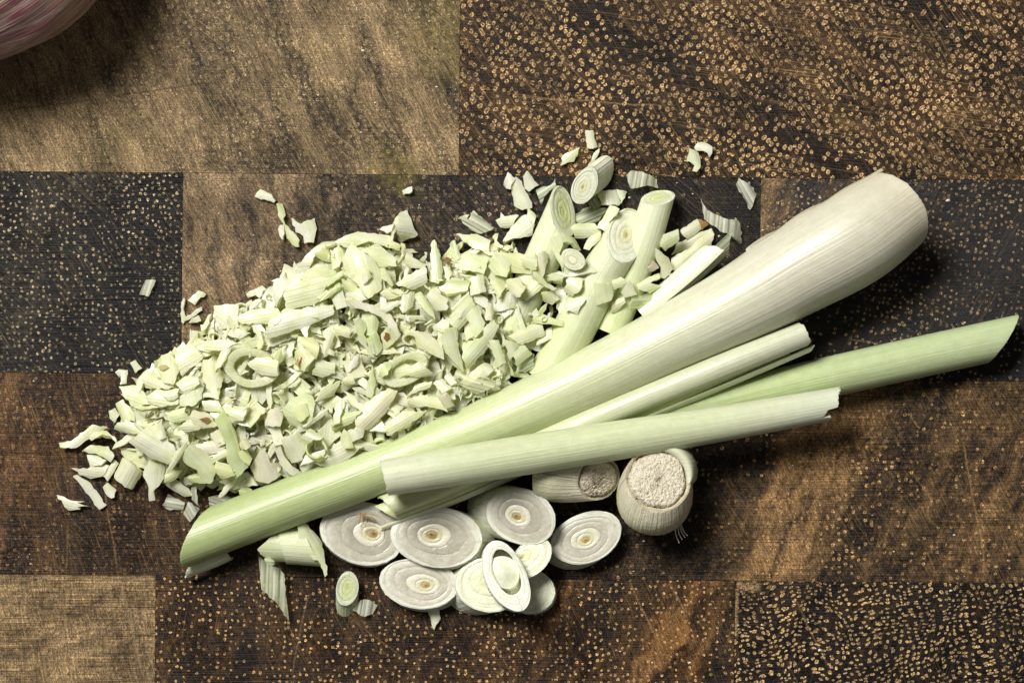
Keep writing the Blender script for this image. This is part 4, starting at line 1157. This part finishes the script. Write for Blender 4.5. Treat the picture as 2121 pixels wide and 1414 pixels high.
chip('4', [(1108, 88), (1178, 55), (1182, 98), (1112, 118)], 'tiny white square alone on the yellow stain', WHITE, 10, 2, th=8)
# --- upper left slope and back of the heap
chip('4', [(320, 660), (530, 425), (650, 425), (640, 450), (480, 560), (400, 690)], 'shiny striped sheet at the upper left edge of the heap', WHITE, 0, 2.2)
chip('4', [(150, 790), (230, 705), (300, 740), (250, 840), (180, 920)], 'pinkish white chip on the outer upper left slope', PK, 60)
chip('4', [(240, 830), (310, 700), (380, 690), (420, 720), (330, 800)], 'white ridge chip on the upper left slope', WHITE, -50)
chip('4', [(370, 720), (490, 610), (620, 680), (590, 730), (400, 760)], 'broad folded sheet above the translucent flat one', (.82, .85, .63), -20, 1.7)
chip('4', [(255, 830), (350, 760), (590, 725), (480, 910), (270, 960)], 'large flat translucent sheet on the upper left slope', (.78, .82, .60), -15, 2.4, th=5)
chip('4', [(-110, 1020), (0, 960), (190, 950), (230, 1000), (140, 1060), (-60, 1060)], 'long pale chip on the left slope above the rosette', (.80, .83, .60), -10, 1.8)
chip('4', [(470, 560), (530, 510), (600, 540), (590, 610), (520, 600)], 'yellow-green fold behind the broad sheet at the back', YG, 20)
chip('4', [(590, 560), (640, 480), (690, 560), (650, 640), (600, 660)], 'pale arched strip at the upper left of the heap', PALE, 80)
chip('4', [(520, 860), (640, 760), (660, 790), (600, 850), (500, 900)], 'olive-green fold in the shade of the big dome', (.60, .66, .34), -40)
chip('4', [(600, 700), (660, 680), (680, 700), (570, 790), (550, 760)], 'curved green sliver left of the big dome', (.64, .70, .38), -40)
chip('4', [(620, 460), (780, 380), (960, 400), (1020, 410), (1000, 505), (860, 460), (740, 510), (640, 480)], 'long arched band along the back edge of the heap', (.76, .80, .60), 5, 1.6, th=8)
chip('4', [(1000, 490), (1040, 400), (1062, 290), (1085, 265), (1082, 340), (1030, 490)], 'thin upright spike at the back edge of the heap', PALE, 105, th=8)
chip('4', [(940, 370), (960, 350), (1050, 330), (1030, 390), (1000, 400)], 'small white chip behind the upright spike', WHITE, 0)
chip('4', [(1010, 510), (1040, 450), (1100, 490), (1090, 525)], 'green chip under the upright spike', GREEN, 0)
chip('4', [(1065, 330), (1100, 265), (1175, 235), (1195, 350), (1240, 415), (1130, 470), (1080, 410)], 'shiny ribbed curl standing at the back edge, right of the spike', WHITE, 8, 1.0)
chip('4', [(1050, 640), (1120, 560), (1100, 480), (1130, 490), (1135, 560), (1080, 620)], 'thin crescent at the back edge below the shiny curl', PALE, 110)
chip('4', [(1130, 590), (1150, 530), (1200, 520), (1190, 580), (1300, 620), (1260, 660), (1150, 640)], 'flat pale piece at the back of the heap', (.80, .83, .64), 10)
chip('4', [(1235, 605), (1300, 535), (1290, 580), (1270, 615)], 'small triangle at the back edge of the heap', (.66, .72, .46), -40)
chip('4', [(790, 510), (960, 505), (1050, 570), (1060, 640), (940, 640), (880, 570)], 'smooth crescent behind the big dome', (.79, .82, .60), 20, 1.1, th=8)
chip('4', [(670, 590), (740, 480), (800, 530), (880, 580), (950, 680), (950, 800), (860, 870), (780, 760), (690, 690)], 'big smooth dome-like piece on the top of the heap', (.84, .86, .64), 70, 1.1, th=8)
chip('4', [(670, 740), (760, 780), (850, 850), (820, 880), (700, 830)], 'green lower rim of the big dome', (.74, .78, .48), 40)
chip('4', [(820, 690), (870, 665), (885, 720), (820, 775)], 'little white cube on the big dome', (.86, .86, .78), 80, 1, th=11)
chip('4', [(690, 850), (800, 815), (850, 880), (780, 900)], 'bright white flake below the big dome', WHITE, 25)
chip('4', [(1070, 770), (1130, 720), (1280, 650), (1290, 760), (1180, 810)], 'pinkish bar in the upper middle of the heap', PK, -25, 1.0, th=10)
chip('4', [(950, 840), (990, 805), (1100, 810), (1100, 860), (1010, 885)], 'small pillow-like chip right of the big dome', PALE, 5, .9, th=9)
chip('4', [(945, 660), (985, 650), (1050, 770), (1030, 785), (960, 720)], 'narrow chip between the dome and the pinkish bar', (.83, .84, .64), 60)
chip('4', [(1310, 740), (1330, 460), (1350, 450), (1380, 530), (1405, 640), (1400, 720), (1370, 765)], 'tall pointed piece standing in the middle of the back edge', (.78, .82, .60), 85, .9, th=8)
chip('4', [(1410, 640), (1470, 680), (1450, 750), (1420, 720)], 'small pale sliver right of the tall pointed piece', PALE, 70)
chip('4', [(1410, 590), (1435, 570), (1465, 590), (1455, 620), (1420, 615)], 'brown crumb at the back edge of the heap', (.30, .16, .07), 0, 1, th=8)
chip('4', [(1450, 470), (1490, 440), (1540, 580), (1500, 610), (1460, 560)], 'greenish pointed leaf at the back, left of the cracked sheet', (.70, .76, .54), 75, thin=True)
chip('4', [(1500, 400), (1650, 400), (1750, 450), (1740, 560), (1600, 490)], 'flat pale sheet below the cracked shiny one', (.80, .83, .66), 20, 2)
chip('4', [(1515, 290), (1600, 262), (1575, 335), (1628, 232), (1780, 360), (1680, 405), (1610, 380)], 'cracked shiny sheet at the back edge of the heap', TR, 30, 2, thin=True)
chip('4', [(1510, 650), (1590, 530), (1740, 570), (1700, 700)], 'smooth slab in the right half of the heap', (.83, .86, .64), 25, 1.6)
chip('4', [(1740, 640), (1790, 530), (1900, 620), (1870, 720), (1780, 700)], 'rounded pale slab left of the notched stick', (.80, .83, .60), 50)
chip('4', [(1600, 730), (1700, 700), (1720, 820), (1610, 850)], 'white striped square in the right half of the heap', WHITE, 80, .9, th=12)
chip('4', [(1760, 770), (1790, 725), (1860, 790), (1810, 880)], 'pale green pointed cube right of the white striped square', (.74, .79, .50), 60, .9, th=12)
chip('4', [(1885, 770), (1960, 720), (2010, 790), (1960, 850)], 'white cube at the foot of the notched stick', WHITE, 30, .9, th=12)
chip('4', [(1380, 800), (1470, 740), (1600, 760), (1580, 820), (1440, 850)], 'scooped pale chip in the middle of the heap', (.79, .82, .59), 0, 1, sgn=1)
chip('4', [(1090, 930), (1120, 840), (1200, 830), (1190, 930), (1110, 980)], 'cream scoop below the pinkish bar', (.83, .84, .64), 100)
chip('4', [(1200, 850), (1250, 820), (1330, 950), (1345, 1030), (1260, 950)], 'green curved strip below the pinkish bar', (.70, .77, .46), 60)
chip('4', [(1290, 860), (1340, 815), (1440, 890), (1430, 960), (1350, 960)], 'white ribbed cube in the centre of the heap', WHITE, 40, .9, th=12)
chip('4', [(1470, 950), (1590, 830), (1600, 870), (1500, 990)], 'thin slanted blade right of the white ribbed cube', (.82, .84, .66), -45)
chip('4', [(1450, 1050), (1500, 940), (1610, 870), (1640, 930), (1580, 1040), (1520, 1110)], 'broad smooth chip in the right centre of the heap', (.80, .83, .60), -50, 1.2)
chip('4', [(1580, 1000), (1660, 930), (1710, 1050), (1700, 1100), (1640, 1160)], 'oval green-white petal in the right half of the heap', (.77, .81, .57), 75, 1)
chip('4', [(1720, 950), (1760, 915), (1785, 960), (1765, 1030), (1725, 1035)], 'creamy nub with pink base right of the petal', (.83, .79, .66), 90, .8, th=11)
chip('4', [(610, 1090), (640, 1065), (730, 1100), (720, 1165), (620, 1130)], 'small cream block in the left middle of the heap', (.84, .85, .66), 15, .9, th=11)
chip('4', [(840, 1140), (850, 1020), (900, 990), (935, 1060), (900, 1160)], 'curled green sheath under the pinkish arc', (.72, .78, .48), 90, .9)
chip('4', [(755, 1040), (800, 1020), (850, 1080), (830, 1140), (850, 1220), (920, 1310), (860, 1280), (790, 1180)], 'twisting green strip in the middle of the heap', (.74, .80, .52), 65, 1.2)
chip('4', [(840, 1180), (920, 1120), (965, 1240), (920, 1290), (870, 1240)], 'leaf-green triangle beside the brown-spotted chip', (.64, .71, .40), 70)
chip('4', [(955, 1140), (1010, 1080), (1060, 1180), (985, 1245)], 'chip with a round brown spot in the middle of the heap', (.80, .76, .52), 60, 1, th=9, extra=(([(972, 1165), (985, 1125), (1010, 1130), (1018, 1165), (990, 1190)], (.28, .15, .05), 'brown_spot'),))
chip('4', [(700, 900), (760, 890), (900, 930), (1000, 980), (1060, 1070), (1080, 1140), (1040, 1190), (1020, 1100), (950, 1010), (820, 960), (720, 940)], 'long pinkish arc bending through the middle of the heap', PK, 35, 1.0, th=11)
chip('4', [(960, 960), (1070, 895), (1090, 920), (990, 980)], 'bright bar above the pinkish arc', WHITE, -25, 1, th=9)
chip('4', [(130, 1170), (150, 1040), (290, 960), (590, 930), (590, 1000), (400, 1080)], 'longest white bar with a pink tinge in the left half of the heap', (.86, .83, .76), -15, 1.2, th=13)
chip('4', [(1085, 1000), (1260, 1005), (1280, 1040), (1100, 1025)], 'flat straight strip in the centre of the heap', PALE, 3, th=8)
chip('4', [(1330, 1080), (1400, 1030), (1450, 1040), (1440, 1130), (1340, 1110)], 'fuzzy white scrap in the centre of the heap', WHITE, 20)
chip('4', [(1200, 1120), (1290, 1130), (1400, 1230), (1410, 1320), (1340, 1290), (1220, 1230)], 'folded white sheath above the open loop', (.85, .86, .69), 40, .9, th=8)
chip('4', [(1370, 1190), (1440, 1095), (1510, 1100), (1520, 1240), (1560, 1410), (1480, 1330)], 'long tapering strip in the right centre of the heap', (.82, .85, .65), 75, 1.2)
chip('4', [(1720, 1080), (1770, 1040), (1805, 1080), (1760, 1200), (1600, 1390), (1550, 1300), (1560, 1210), (1680, 1170)], 'large swooping leaf at the right of the heap', (.78, .82, .60), -50, 1.2)
chip('6', [(1600, 340), (1690, 290), (1830, 235), (1870, 325), (1700, 400)], 'straight pale strap lying towards the thick stick', (.79, .83, .60), -22, 1.3)
chip('6', [(1570, 370), (1700, 400), (1610, 520)], 'white triangle below the pale strap', (.84, .85, .68), 70)
chip('6', [(1560, 420), (1640, 620), (1620, 630), (1560, 480)], 'thin dark-edged blade below the white triangle', (.60, .66, .42), 70)
chip('6', [(1460, 380), (1530, 370), (1580, 530), (1520, 565)], 'little greenish rod right of the swooping leaf', (.72, .76, .50), 72, .75, th=13)
chip('6', [(1395, 620), (1440, 545), (1510, 575), (1480, 600), (1440, 640)], 'small striped cube near the whole stalk', WHITE, 30, .9, th=10)
chip('6', [(1240, 690), (1290, 650), (1360, 615), (1510, 680), (1490, 710), (1370, 765)], 'greyish glassy flake against the whole stalk', (.74, .74, .62), 15, 1.8, thin=True)
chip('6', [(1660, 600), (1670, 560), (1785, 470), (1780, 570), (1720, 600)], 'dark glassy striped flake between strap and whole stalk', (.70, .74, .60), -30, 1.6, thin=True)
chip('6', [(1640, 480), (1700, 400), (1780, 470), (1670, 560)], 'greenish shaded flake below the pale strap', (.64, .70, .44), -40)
curlpiece(600 + 850 / 3.535, 600 + 585 / 3.535, 50, 31, .58, 14, 'open pointed loop in the right half of the heap', (.88, .90, .66), -26, (0, 360), 7, .15)
chip('6', [(825, 620), (950, 535), (1050, 625), (950, 645)], 'pale flap covering the open pointed loop', (.82, .85, .63), -15)
chip('6', [(655, 600), (690, 530), (750, 520), (720, 620), (670, 640)], 'ragged green scrap at the left of the open loop', (.68, .75, .42), 60)
chip('6', [(420, 600), (470, 490), (505, 470), (500, 540), (440, 600)], 'glossy white kite in the middle of the heap', (.88, .89, .82), -60)
chip('6', [(170, 620), (200, 510), (330, 540), (330, 610), (240, 640)], 'flat grey-green chip left of the glossy kite', (.72, .74, .54), 10)
chip('6', [(20, 560), (40, 450), (130, 390), (210, 400), (200, 480), (110, 590)], 'ragged yellowish flower-like piece in the left middle', (.78, .76, .50), 60, .9, th=9, extra=(([(40, 545), (75, 480), (95, 490), (70, 555)], (.56, .38, .14), 'tan_mark'),))
chip('6', [(60, 380), (70, 340), (170, 340), (215, 420), (190, 500), (120, 420)], 'yellow-green hood over the flower-like piece', YG, 30, .8)
chip('6', [(230, 450), (300, 300), (330, 330), (310, 470), (260, 490)], 'smooth pale peg right of the flower-like piece', (.78, .79, .60), -70, .8, th=9)
chip('6', [(545, 770), (610, 560), (630, 700), (600, 790)], 'translucent green spike right of the rosette', (.70, .76, .48), 85)
chip('6', [(380, 690), (410, 640), (470, 650), (480, 690), (430, 700)], 'small rounded chip above the pink-cream wedge', PALE, 0)
chip('6', [(310, 990), (400, 900), (530, 890), (450, 975), (315, 1030)], 'fresh green chunk left of the pink-cream wedge', (.66, .73, .40), -20, .9, th=11)
chip('6', [(310, 990), (330, 830), (395, 800), (375, 970)], 'narrow striped chip standing on the fresh green chunk', WHITE, 85)
chip('6', [(110, 1000), (230, 890), (320, 840), (250, 920), (130, 1015)], 'long thin blade pointing from the rosette', PALE, -35)
chip('6', [(400, 740), (450, 760), (550, 850), (520, 890), (470, 850)], 'pale petal left of the pink-cream wedge tip', PALE, 40)
chip('6', [(490, 950), (560, 830), (720, 730), (785, 750), (700, 910), (600, 1010), (510, 1035)], 'large smooth pink-cream wedge near the whole stalk', (.83, .78, .67), -45, 1.0, th=13)
chip('6', [(860, 790), (930, 690), (1040, 670), (1020, 720), (900, 760)], 'cupped pale chip below the open loop', (.80, .82, .60), -20)
chip('6', [(1050, 680), (1120, 645), (1185, 720), (1120, 752)], 'neat white block with striped top near the whole stalk', WHITE, 50, .9, th=13)
chip('6', [(1150, 610), (1225, 680), (1180, 700), (1130, 640)], 'pale chip touching the neat white block', PALE, 45)
chip('6', [(870, 810), (960, 770), (1100, 800), (1150, 890), (1000, 850), (880, 870)], 'broad ribbed arch against the whole stalk', (.81, .83, .63), 15, 1)
chip('6', [(1090, 790), (1160, 760), (1210, 850), (1150, 870)], 'pinkish garlic-like nub against the whole stalk', (.80, .73, .68), 60, .8, th=12)
chip('6', [(700, 1000), (830, 890), (1000, 890), (860, 1010), (720, 1060)], 'flat triangular flap at the stalk side of the heap', (.81, .84, .62), -30)
chip('6', [(430, 1030), (540, 1020), (530, 1080), (440, 1110)], 'striped shred near the rolled curl', WHITE, 80)
chip('6', [(370, 1100), (400, 1020), (450, 1050), (470, 1150), (400, 1160)], 'soft green fold right of the rolled curl', (.68, .74, .46), 80)
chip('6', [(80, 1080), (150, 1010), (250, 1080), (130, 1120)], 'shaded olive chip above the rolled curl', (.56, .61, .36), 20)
# --- right of and upon the sticks
chip('1', [(75, 890), (150, 760), (210, 690), (260, 690), (310, 760), (290, 830), (200, 860)], 'large bright wedge left of the notched stick', WHITE, -40, 1.0, th=9)
chip('1', [(25, 730), (60, 712), (60, 670), (85, 700), (190, 690), (140, 780), (60, 785)], 'white chip behind the large bright wedge', WHITE, -5)
chip('1', [(5, 850), (50, 812), (35, 880), (60, 910), (145, 930), (100, 955), (30, 920)], 'thin claw-like crescent left of the bright wedge', PALE, 45, th=8)
chip('1', [(130, 490), (175, 415), (215, 450), (240, 520), (290, 600), (290, 640), (215, 655), (160, 620)], 'comma-shaped chip at the top left of the sticks', (.82, .82, .70), 65, 1, th=10)
chip('1', [(68, 470), (110, 380), (165, 430), (130, 505), (100, 500)], 'lilac-white flake at the top of the comma-shaped chip', (.80, .76, .76), 70)
chip('1', [(225, 420), (262, 372), (330, 460), (345, 470), (270, 520), (240, 500)], 'white teardrop flake left of the notched stick tip', WHITE, 60)
chip('1', [(315, 500), (430, 470), (455, 420), (467, 480), (410, 520), (350, 615)], 'translucent green flake behind the notched stick', (.70, .76, .58), -30, 1.6, thin=True)
chip('1', [(260, 630), (325, 690), (300, 770), (255, 700)], 'pale fold on the bright wedge', (.78, .82, .62), 60)
chip('1', [(600, 690), (690, 630), (850, 640), (800, 700), (740, 760), (610, 750)], 'ribbed translucent chip between the sticks', (.78, .82, .62), -25, 1.4, thin=True)
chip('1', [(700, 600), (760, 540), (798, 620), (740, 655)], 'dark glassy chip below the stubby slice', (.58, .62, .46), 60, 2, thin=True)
chip('1', [(755, 785), (850, 615), (925, 650), (820, 815)], 'white rhombus leaning on the thick stick', (.82, .84, .65), -60, 1.4)
chip('1', [(570, 790), (600, 765), (740, 760), (790, 820), (670, 870), (600, 870)], 'rounded translucent chip between the two left sticks', (.80, .82, .62), 0, 1.2)
chip('1', [(700, 850), (790, 820), (790, 870), (700, 950), (660, 940), (680, 880)], 'bright green-white leaf left of the thick stick', (.84, .87, .66), -40, 1)
chip('1', [(770, 515), (905, 500), (940, 590), (925, 618), (800, 618)], 'squarish white chip below the slice stub, right half folded back', WHITE, 80, 1.2)
chip('1', [(905, 505), (992, 518), (940, 610), (925, 560)], 'folded flap right of the squarish white chip', (.76, .79, .66), 80)
chip('1', [(430, 870), (520, 830), (640, 870), (662, 940), (600, 900), (520, 900), (490, 980), (560, 1090), (640, 1160), (600, 1170), (510, 1080), (460, 980)], 'large thin sheath arc around the small slice on the heap', (.80, .83, .62), 60, 1.3, th=8)
slice_('lemongrass_slice', 'small creamy slice lying on the heap between the sticks', 1187, 537, 27, 20, 30, 106, (1186, 538), (3, 6), 0, 0, [(0, .35, (.80, .80, .52), (.80, .80, .54), 0, 'core'), (.37, 1, (.78, .79, .53), (.84, .85, .62), 1, 'outer_layer')], seed=74, group='cut lemongrass slices', bottom=72)
chip('1', [(330, 980), (390, 960), (410, 1010), (370, 1140), (330, 1150)], 'upright pinkish sliver beside the small creamy slice', (.82, .79, .66), 80, .9, th=9)
chip('1', [(200, 1000), (330, 990), (330, 1090), (230, 1080)], 'pale chip left of the upright pinkish sliver', (.80, .81, .66), 20)
chip('1', [(100, 1170), (190, 1150), (240, 1220), (200, 1290), (130, 1260)], 'cream cube on the right shoulder of the heap', (.84, .86, .66), 40, .9, th=11)
chip('1', [(360, 1260), (450, 1250), (490, 1310), (440, 1355), (380, 1330)], 'smooth wing-shaped chip on the right shoulder', (.82, .83, .64), 30)
chip('1', [(270, 1110), (330, 1110), (400, 1190), (470, 1230), (440, 1240), (340, 1190)], 'slender curl under the small creamy slice', (.78, .81, .58), 40)
chip('1', [(510, 1250), (560, 1150), (650, 1160), (640, 1240), (570, 1290)], 'pale scrap in the fork of the two left sticks', PALE, 30)
chip('6', [(1780, 210), (1850, 160), (1910, 200), (2010, 230), (1990, 270), (1900, 250), (1800, 240)], 'yellow-green curl on the thick stick', (.68, .73, .36), 15, .9)
chip('1', [(545, 1330), (660, 1285), (680, 1310), (620, 1414), (530, 1390)], 'white parallelogram lying on the thick stick', (.82, .85, .66), -20, 1.6)
chip('1', [(740, 1190), (880, 1190), (885, 1290), (840, 1330), (750, 1360)], 'pale torn square lying on the thick stick', (.80, .82, .60), 80, 1.4)
chip('1', [(875, 1170), (940, 1145), (978, 1165), (950, 1220), (890, 1240)], 'small pale flake right of the torn square', (.80, .83, .62), -20)
chip('1', [(940, 1260), (1000, 1160), (1060, 1275), (970, 1300)], 'ribbed white shell between the sticks and the whole stalk', WHITE, 60, .9)
chip('1', [(1010, 1270), (1100, 1290), (1165, 1250), (1160, 1350), (1010, 1395)], 'glassy square beside the sheath blade', (.74, .77, .58), 0, 2, thin=True)
chip('1', [(870, 1330), (960, 1290), (975, 1330), (900, 1414), (870, 1400)], 'cream chip low beside the thick stick', (.79, .80, .60), -30)
chip('1', [(1050, 1200), (1220, 1110), (1225, 1150), (1150, 1190), (1235, 1215), (1160, 1260), (1060, 1240)], 'split pale chip at the foot of the slim stick', (.80, .84, .62), -20, 1)
chip('1', [(1180, 940), (1230, 970), (1290, 1010), (1325, 1090), (1260, 1160), (1215, 1150), (1225, 1080), (1190, 1030)], 'twisted green-white leaf right of the slim stick', (.76, .80, .60), 60, 1.2)
chip('1', [(1130, 1080), (1180, 1030), (1225, 1080), (1180, 1110), (1140, 1110)], 'brownish pink chip at the foot of the slim stick', (.64, .54, .46), 20)
chip('1', [(1310, 985), (1360, 890), (1450, 850), (1600, 790), (1620, 830), (1560, 850), (1440, 940)], 'ribbed sheet behind the large smooth crescent', (.80, .82, .64), -28, 1.2)
chip('1', [(1290, 1090), (1310, 1010), (1450, 930), (1600, 800), (1618, 840), (1590, 950), (1480, 1060), (1370, 1115)], 'large smooth cream crescent right of the sticks', (.85, .84, .68), -38, 1.0, th=11)
chip('1', [(1230, 870), (1250, 840), (1360, 800), (1362, 900), (1275, 965), (1235, 930)], 'short ribbed cylinder chip right of the slim stick', (.76, .80, .60), -28, .9, th=10)
chip('1', [(1375, 800), (1500, 720), (1525, 745), (1535, 790), (1440, 880), (1400, 850)], 'chip with a brown tip at the right of the sticks', (.80, .82, .64), -28, 1, th=9, extra=(([(1505, 722), (1560, 740), (1580, 760), (1535, 800), (1520, 760)], (.46, .28, .11), 'brown_tip'),))
chip('1', [(1285, 1120), (1370, 1120), (1370, 1160), (1290, 1165)], 'tiny grey square below the smooth crescent', (.68, .70, .54), 0, 2)
# --- strays at the top
chip('1', [(680, 75), (738, 78), (745, 130), (770, 195), (740, 205), (690, 205), (682, 150)], 'topmost stray chip above the stubby slice', (.86, .84, .74), 80, 1)
chip('1', [(495, 330), (520, 250), (637, 198), (598, 300)], 'stray green-white rhombus at the top left of the sticks', (.78, .82, .60), -40, 1.5)
chip('1', [(705, 330), (740, 240), (785, 205), (780, 235), (745, 300), (720, 345)], 'thin pointed leaf tip sticking up from the stubby slice', (.82, .85, .66), -55)
chip('1', [(1475, 200), (1500, 165), (1560, 160), (1608, 195), (1605, 240), (1585, 268), (1545, 225), (1490, 222)], 'stray bean-shaped white chip at the top right', (.86, .84, .76), 20, 1)
chip('1', [(1415, 300), (1440, 210), (1505, 240), (1520, 345), (1490, 378), (1460, 370), (1475, 330), (1440, 300)], 'crumpled stray scrap under the bean-shaped chip', (.78, .80, .64), 70, .8)
chip('1', [(978, 400), (1010, 372), (1090, 378), (1195, 430), (1208, 498), (1130, 478), (1060, 495), (1010, 500)], 'arched ribbed chip on the dark block above the slim stick', TR, 100, 1.4, thin=True)
chip('1', [(1780, 470), (1800, 422), (1865, 465), (1880, 450), (1930, 545), (1885, 655), (1870, 640), (1865, 610)], 'stray striped glassy flake nearest the bulb', TR, 60, 1.6, thin=True)
chip('1', [(1518, 575), (1560, 660), (1690, 720), (1775, 735), (1775, 720), (1800, 750), (1815, 900), (1750, 850), (1600, 770), (1545, 730)], 'long striped glassy strip left of the bulb', TR, 95, 1.6, thin=True)
# --- in front of the whole stalk
rc = Path([(545, 1126, 32, 35, (.56, .61, .36)), (600, 1129, 32, 35, (.58, .63, .38)), (650, 1133, 32, 35, (.56, .61, .36))])
o = thing('lemongrass_curl', 'ribbed green curl of sheath under the thin end of the whole stalk', 'lemongrass curl', (*W(600, 1130)[:2], 0), GROUP)
_, Pk = shell('outer_sheath', rc, o, M_STALK, R(-95), R(112), lambda v: -10 + 34 * abs(v - .3), lambda v: -8 + 22 * math.sin(v), 4, nv=40, nl=30, rag=(1.5, 1.5), seed=97)
shell('inner_sheath', rc, o, M_STALK, R(-95), R(100), lambda v: 40 + 12 * math.sin(v), lambda v: -2 + 26 * math.sin(v), 4, nv=36, nl=24, dr=3.5, rag=(1.5, 1.5), seed=98, tint=(1.15, 1.14, 1.2))
stamp(Pk.reshape(-1, 3))
chip('b', [(1082, 760), (1145, 748), (1290, 880), (1325, 1190), (1305, 1210), (1270, 1100), (1140, 1000), (1085, 960)], 'folded green blade with a long downward point beside the darkest slice', (.70, .75, .50), 60, 1.2, jit=9)
chip('b', [(785, 1060), (830, 1045), (875, 1085), (870, 1115), (800, 1110)], 'small half-disc above the glassy parallelogram', (.66, .70, .52), 0, 2, thin=True)
chip('q', [(1065, 873), (1080, 900), (1165, 938), (1180, 960), (1197, 1150), (1160, 1085), (1085, 1020)], 'glassy striped parallelogram with a long point on the front seam', (.72, .76, .60), 92, 1.8, thin=True)
chip('2', [(465, 1000), (520, 925), (590, 925), (650, 965), (610, 1025), (550, 1042)], 'glassy ribbed flake beside the smallest green slice', TR, 100, 2, thin=True)
chip('2', [(1010, 1005), (1095, 995), (1105, 1060), (1070, 1110), (1058, 1145)], 'small white thorn-shaped flake below the tan-hearted slice', TR, 75, 1.4)
finish_heap(70)
# the flat sheath blade behind the bulb
bl = Path([(1330, 652, 30, 26, (.78, .81, .57)), (1400, 596, 36, 28, (.80, .82, .60)), (1455, 548, 38, 28, (.81, .83, .64)), (1508, 497, 38, 27, (.80, .82, .64))])
o = thing('sheath_blade', 'half-open pale sheath blade with slanted tip tucked behind the bulb of the whole stalk', 'lemongrass sheath', (*W(1420, 580)[:2], 0))
shell('outer_sheath', bl, o, M_STALK, R(-110), R(20), lambda v: 0, lambda v: -26 - 22 * math.sin(v + 1.2) * -1 - 20, 4, nv=30, nl=30, rag=(0, 1.2), seed=91)
shell('inner_sheath', bl, o, M_THIN, R(-30), R(100), lambda v: 0, lambda v: 6 - 26 * math.sin(v), 4, nv=30, nl=30, dr=-7, rag=(0, 1.5), seed=93, tint=(.72, .76, .72))

# ------------------------------------------------------------------ shallot in the corner
def shallot():
    t = NT('shallot_skin')
    uv = t.n('Attribute', attribute_name='fuv').outputs['Vector']
    s1 = t.noise(t.map(uv, sc=(.8, 9, 1)), 1, 3, .6, dist=.3)
    s2 = t.noise(t.map(uv, sc=(.5, 30, 1)), 1, 2, .6)
    s3 = t.noise(uv, 1.3, 3)
    c = t.ramp(s1, [(.30, (.22, .05, .085)), (.42, (.32, .115, .145)), (.52, (.37, .23, .205)), (.62, (.50, .37, .325)), (.75, (.32, .095, .14))])
    c = t.mix(t.rng(s3, .5, .75, 0, .5), c, (.42, .32, .20))
    c = t.mix(t.rng(s2, .5, .7, 0, .35), c, (.46, .32, .30))
    b = t.principled(Base_Color=c, Roughness=.34, Normal=t.bump(t.math('ADD', s2, s1), .4, .0005))
    return t.done(b.outputs[0])
M_SH = shallot()
sc_ = (-38, -168)
o = thing('shallot', 'purple streaked shallot bulb with papery skin at the top left corner of the board', 'shallot', (*W(*sc_)[:2], 0))
def bulb(name, n, prof, off, seed, twist, v0=0.0, v1=2 * np.pi, dr=0.0):
    g = np.random.default_rng(seed)
    th = np.linspace(v0, v1, n, endpoint=v1 - v0 < 6.28)
    closed = v1 - v0 > 6.28
    ax = np.array([.80, .60, 0.0]); e1 = np.array([-.60, .80, 0]); e2 = np.array([0, 0, .68])
    c = W(*sc_, 186)
    V, U = [], []
    for (s, r) in prof:
        rr = (r + dr) * (1 + .012 * np.sin(9 * th + seed + s / 60) + .008 * np.sin(23 * th + s / 40))
        V.append(c + ax * s + rr[:, None] * (np.cos(th)[:, None] * e1 + np.sin(th)[:, None] * e2)); U.append(np.stack([np.full(n, s / 100), th * 1.9], -1))
    V = np.vstack(V); F = []
    for i in range(len(prof) - 1):
        for j in range(n if closed else n - 1):
            a, b = i * n + j, i * n + (j + 1) % n
            F.append((a, a + n, b + n, b))
    return mk(name, V, F, M_SH, o, uv=np.vstack(U))
prof = [(-440, 6), (-420, 30), (-380, 62), (-320, 120), (-240, 188), (-150, 240), (-50, 268), (40, 268), (120, 248), (190, 205), (240, 150), (268, 86), (276, 34), (276, 1)]
prof = [tuple(x) for x in catmull(np.array(prof, float), 4)]
bulb('skin', 120, prof, 0, 1, 0)
bulb('loose_skin', 50, prof[8:44], 0, 2, 0, R(150), R(262), 3.0)

# ------------------------------------------------------------------ crumbs strewn over the board
SV, SF, SU, SC, nv = [], [], [], [], 0
g = np.random.default_rng(5)
for k in range(420):
    px, py = g.uniform(20, 2100), g.uniform(10, 1400)
    if k < 290: px, py = 1250 + g.normal(0, 420), 520 + g.normal(0, 260)
    r = abs(g.normal(0, .9)) + .6
    w = W(px, py, .3)
    a = g.uniform(0, 6.28, 6)
    P = np.array([[r * 1.6 * math.cos(i * 1.257 + a[0]) * g.uniform(.6, 1.2), r * math.sin(i * 1.257 + a[0]) * g.uniform(.6, 1.2), .2] for i in range(5)] + [[0, 0, r * 1.1]])
    SV.append(P + w); SF += [(nv + i, nv + (i + 1) % 5, nv + 5) for i in range(5)]; nv += 6
    SC.append(np.tile(tint_of((.75, .76, .58) if g.random() < .8 else (.5, .36, .18), g, .1), (6, 1))); SU.append(P[:, :2])
ob = mk('crumbs', np.vstack(SV), SF, M_FLESH, None, org=np.array([0, 0, 0.]), uv=np.vstack(SU), col=np.vstack(SC), smooth=False)
tag(ob, 'tiny pale lemongrass crumbs strewn over the dark board', 'crumbs', None, 'stuff')

for ob in bpy.data.objects:
    if '_o' in ob: del ob['_o']
print('objects', len(bpy.data.objects), 'chips', chip.k)
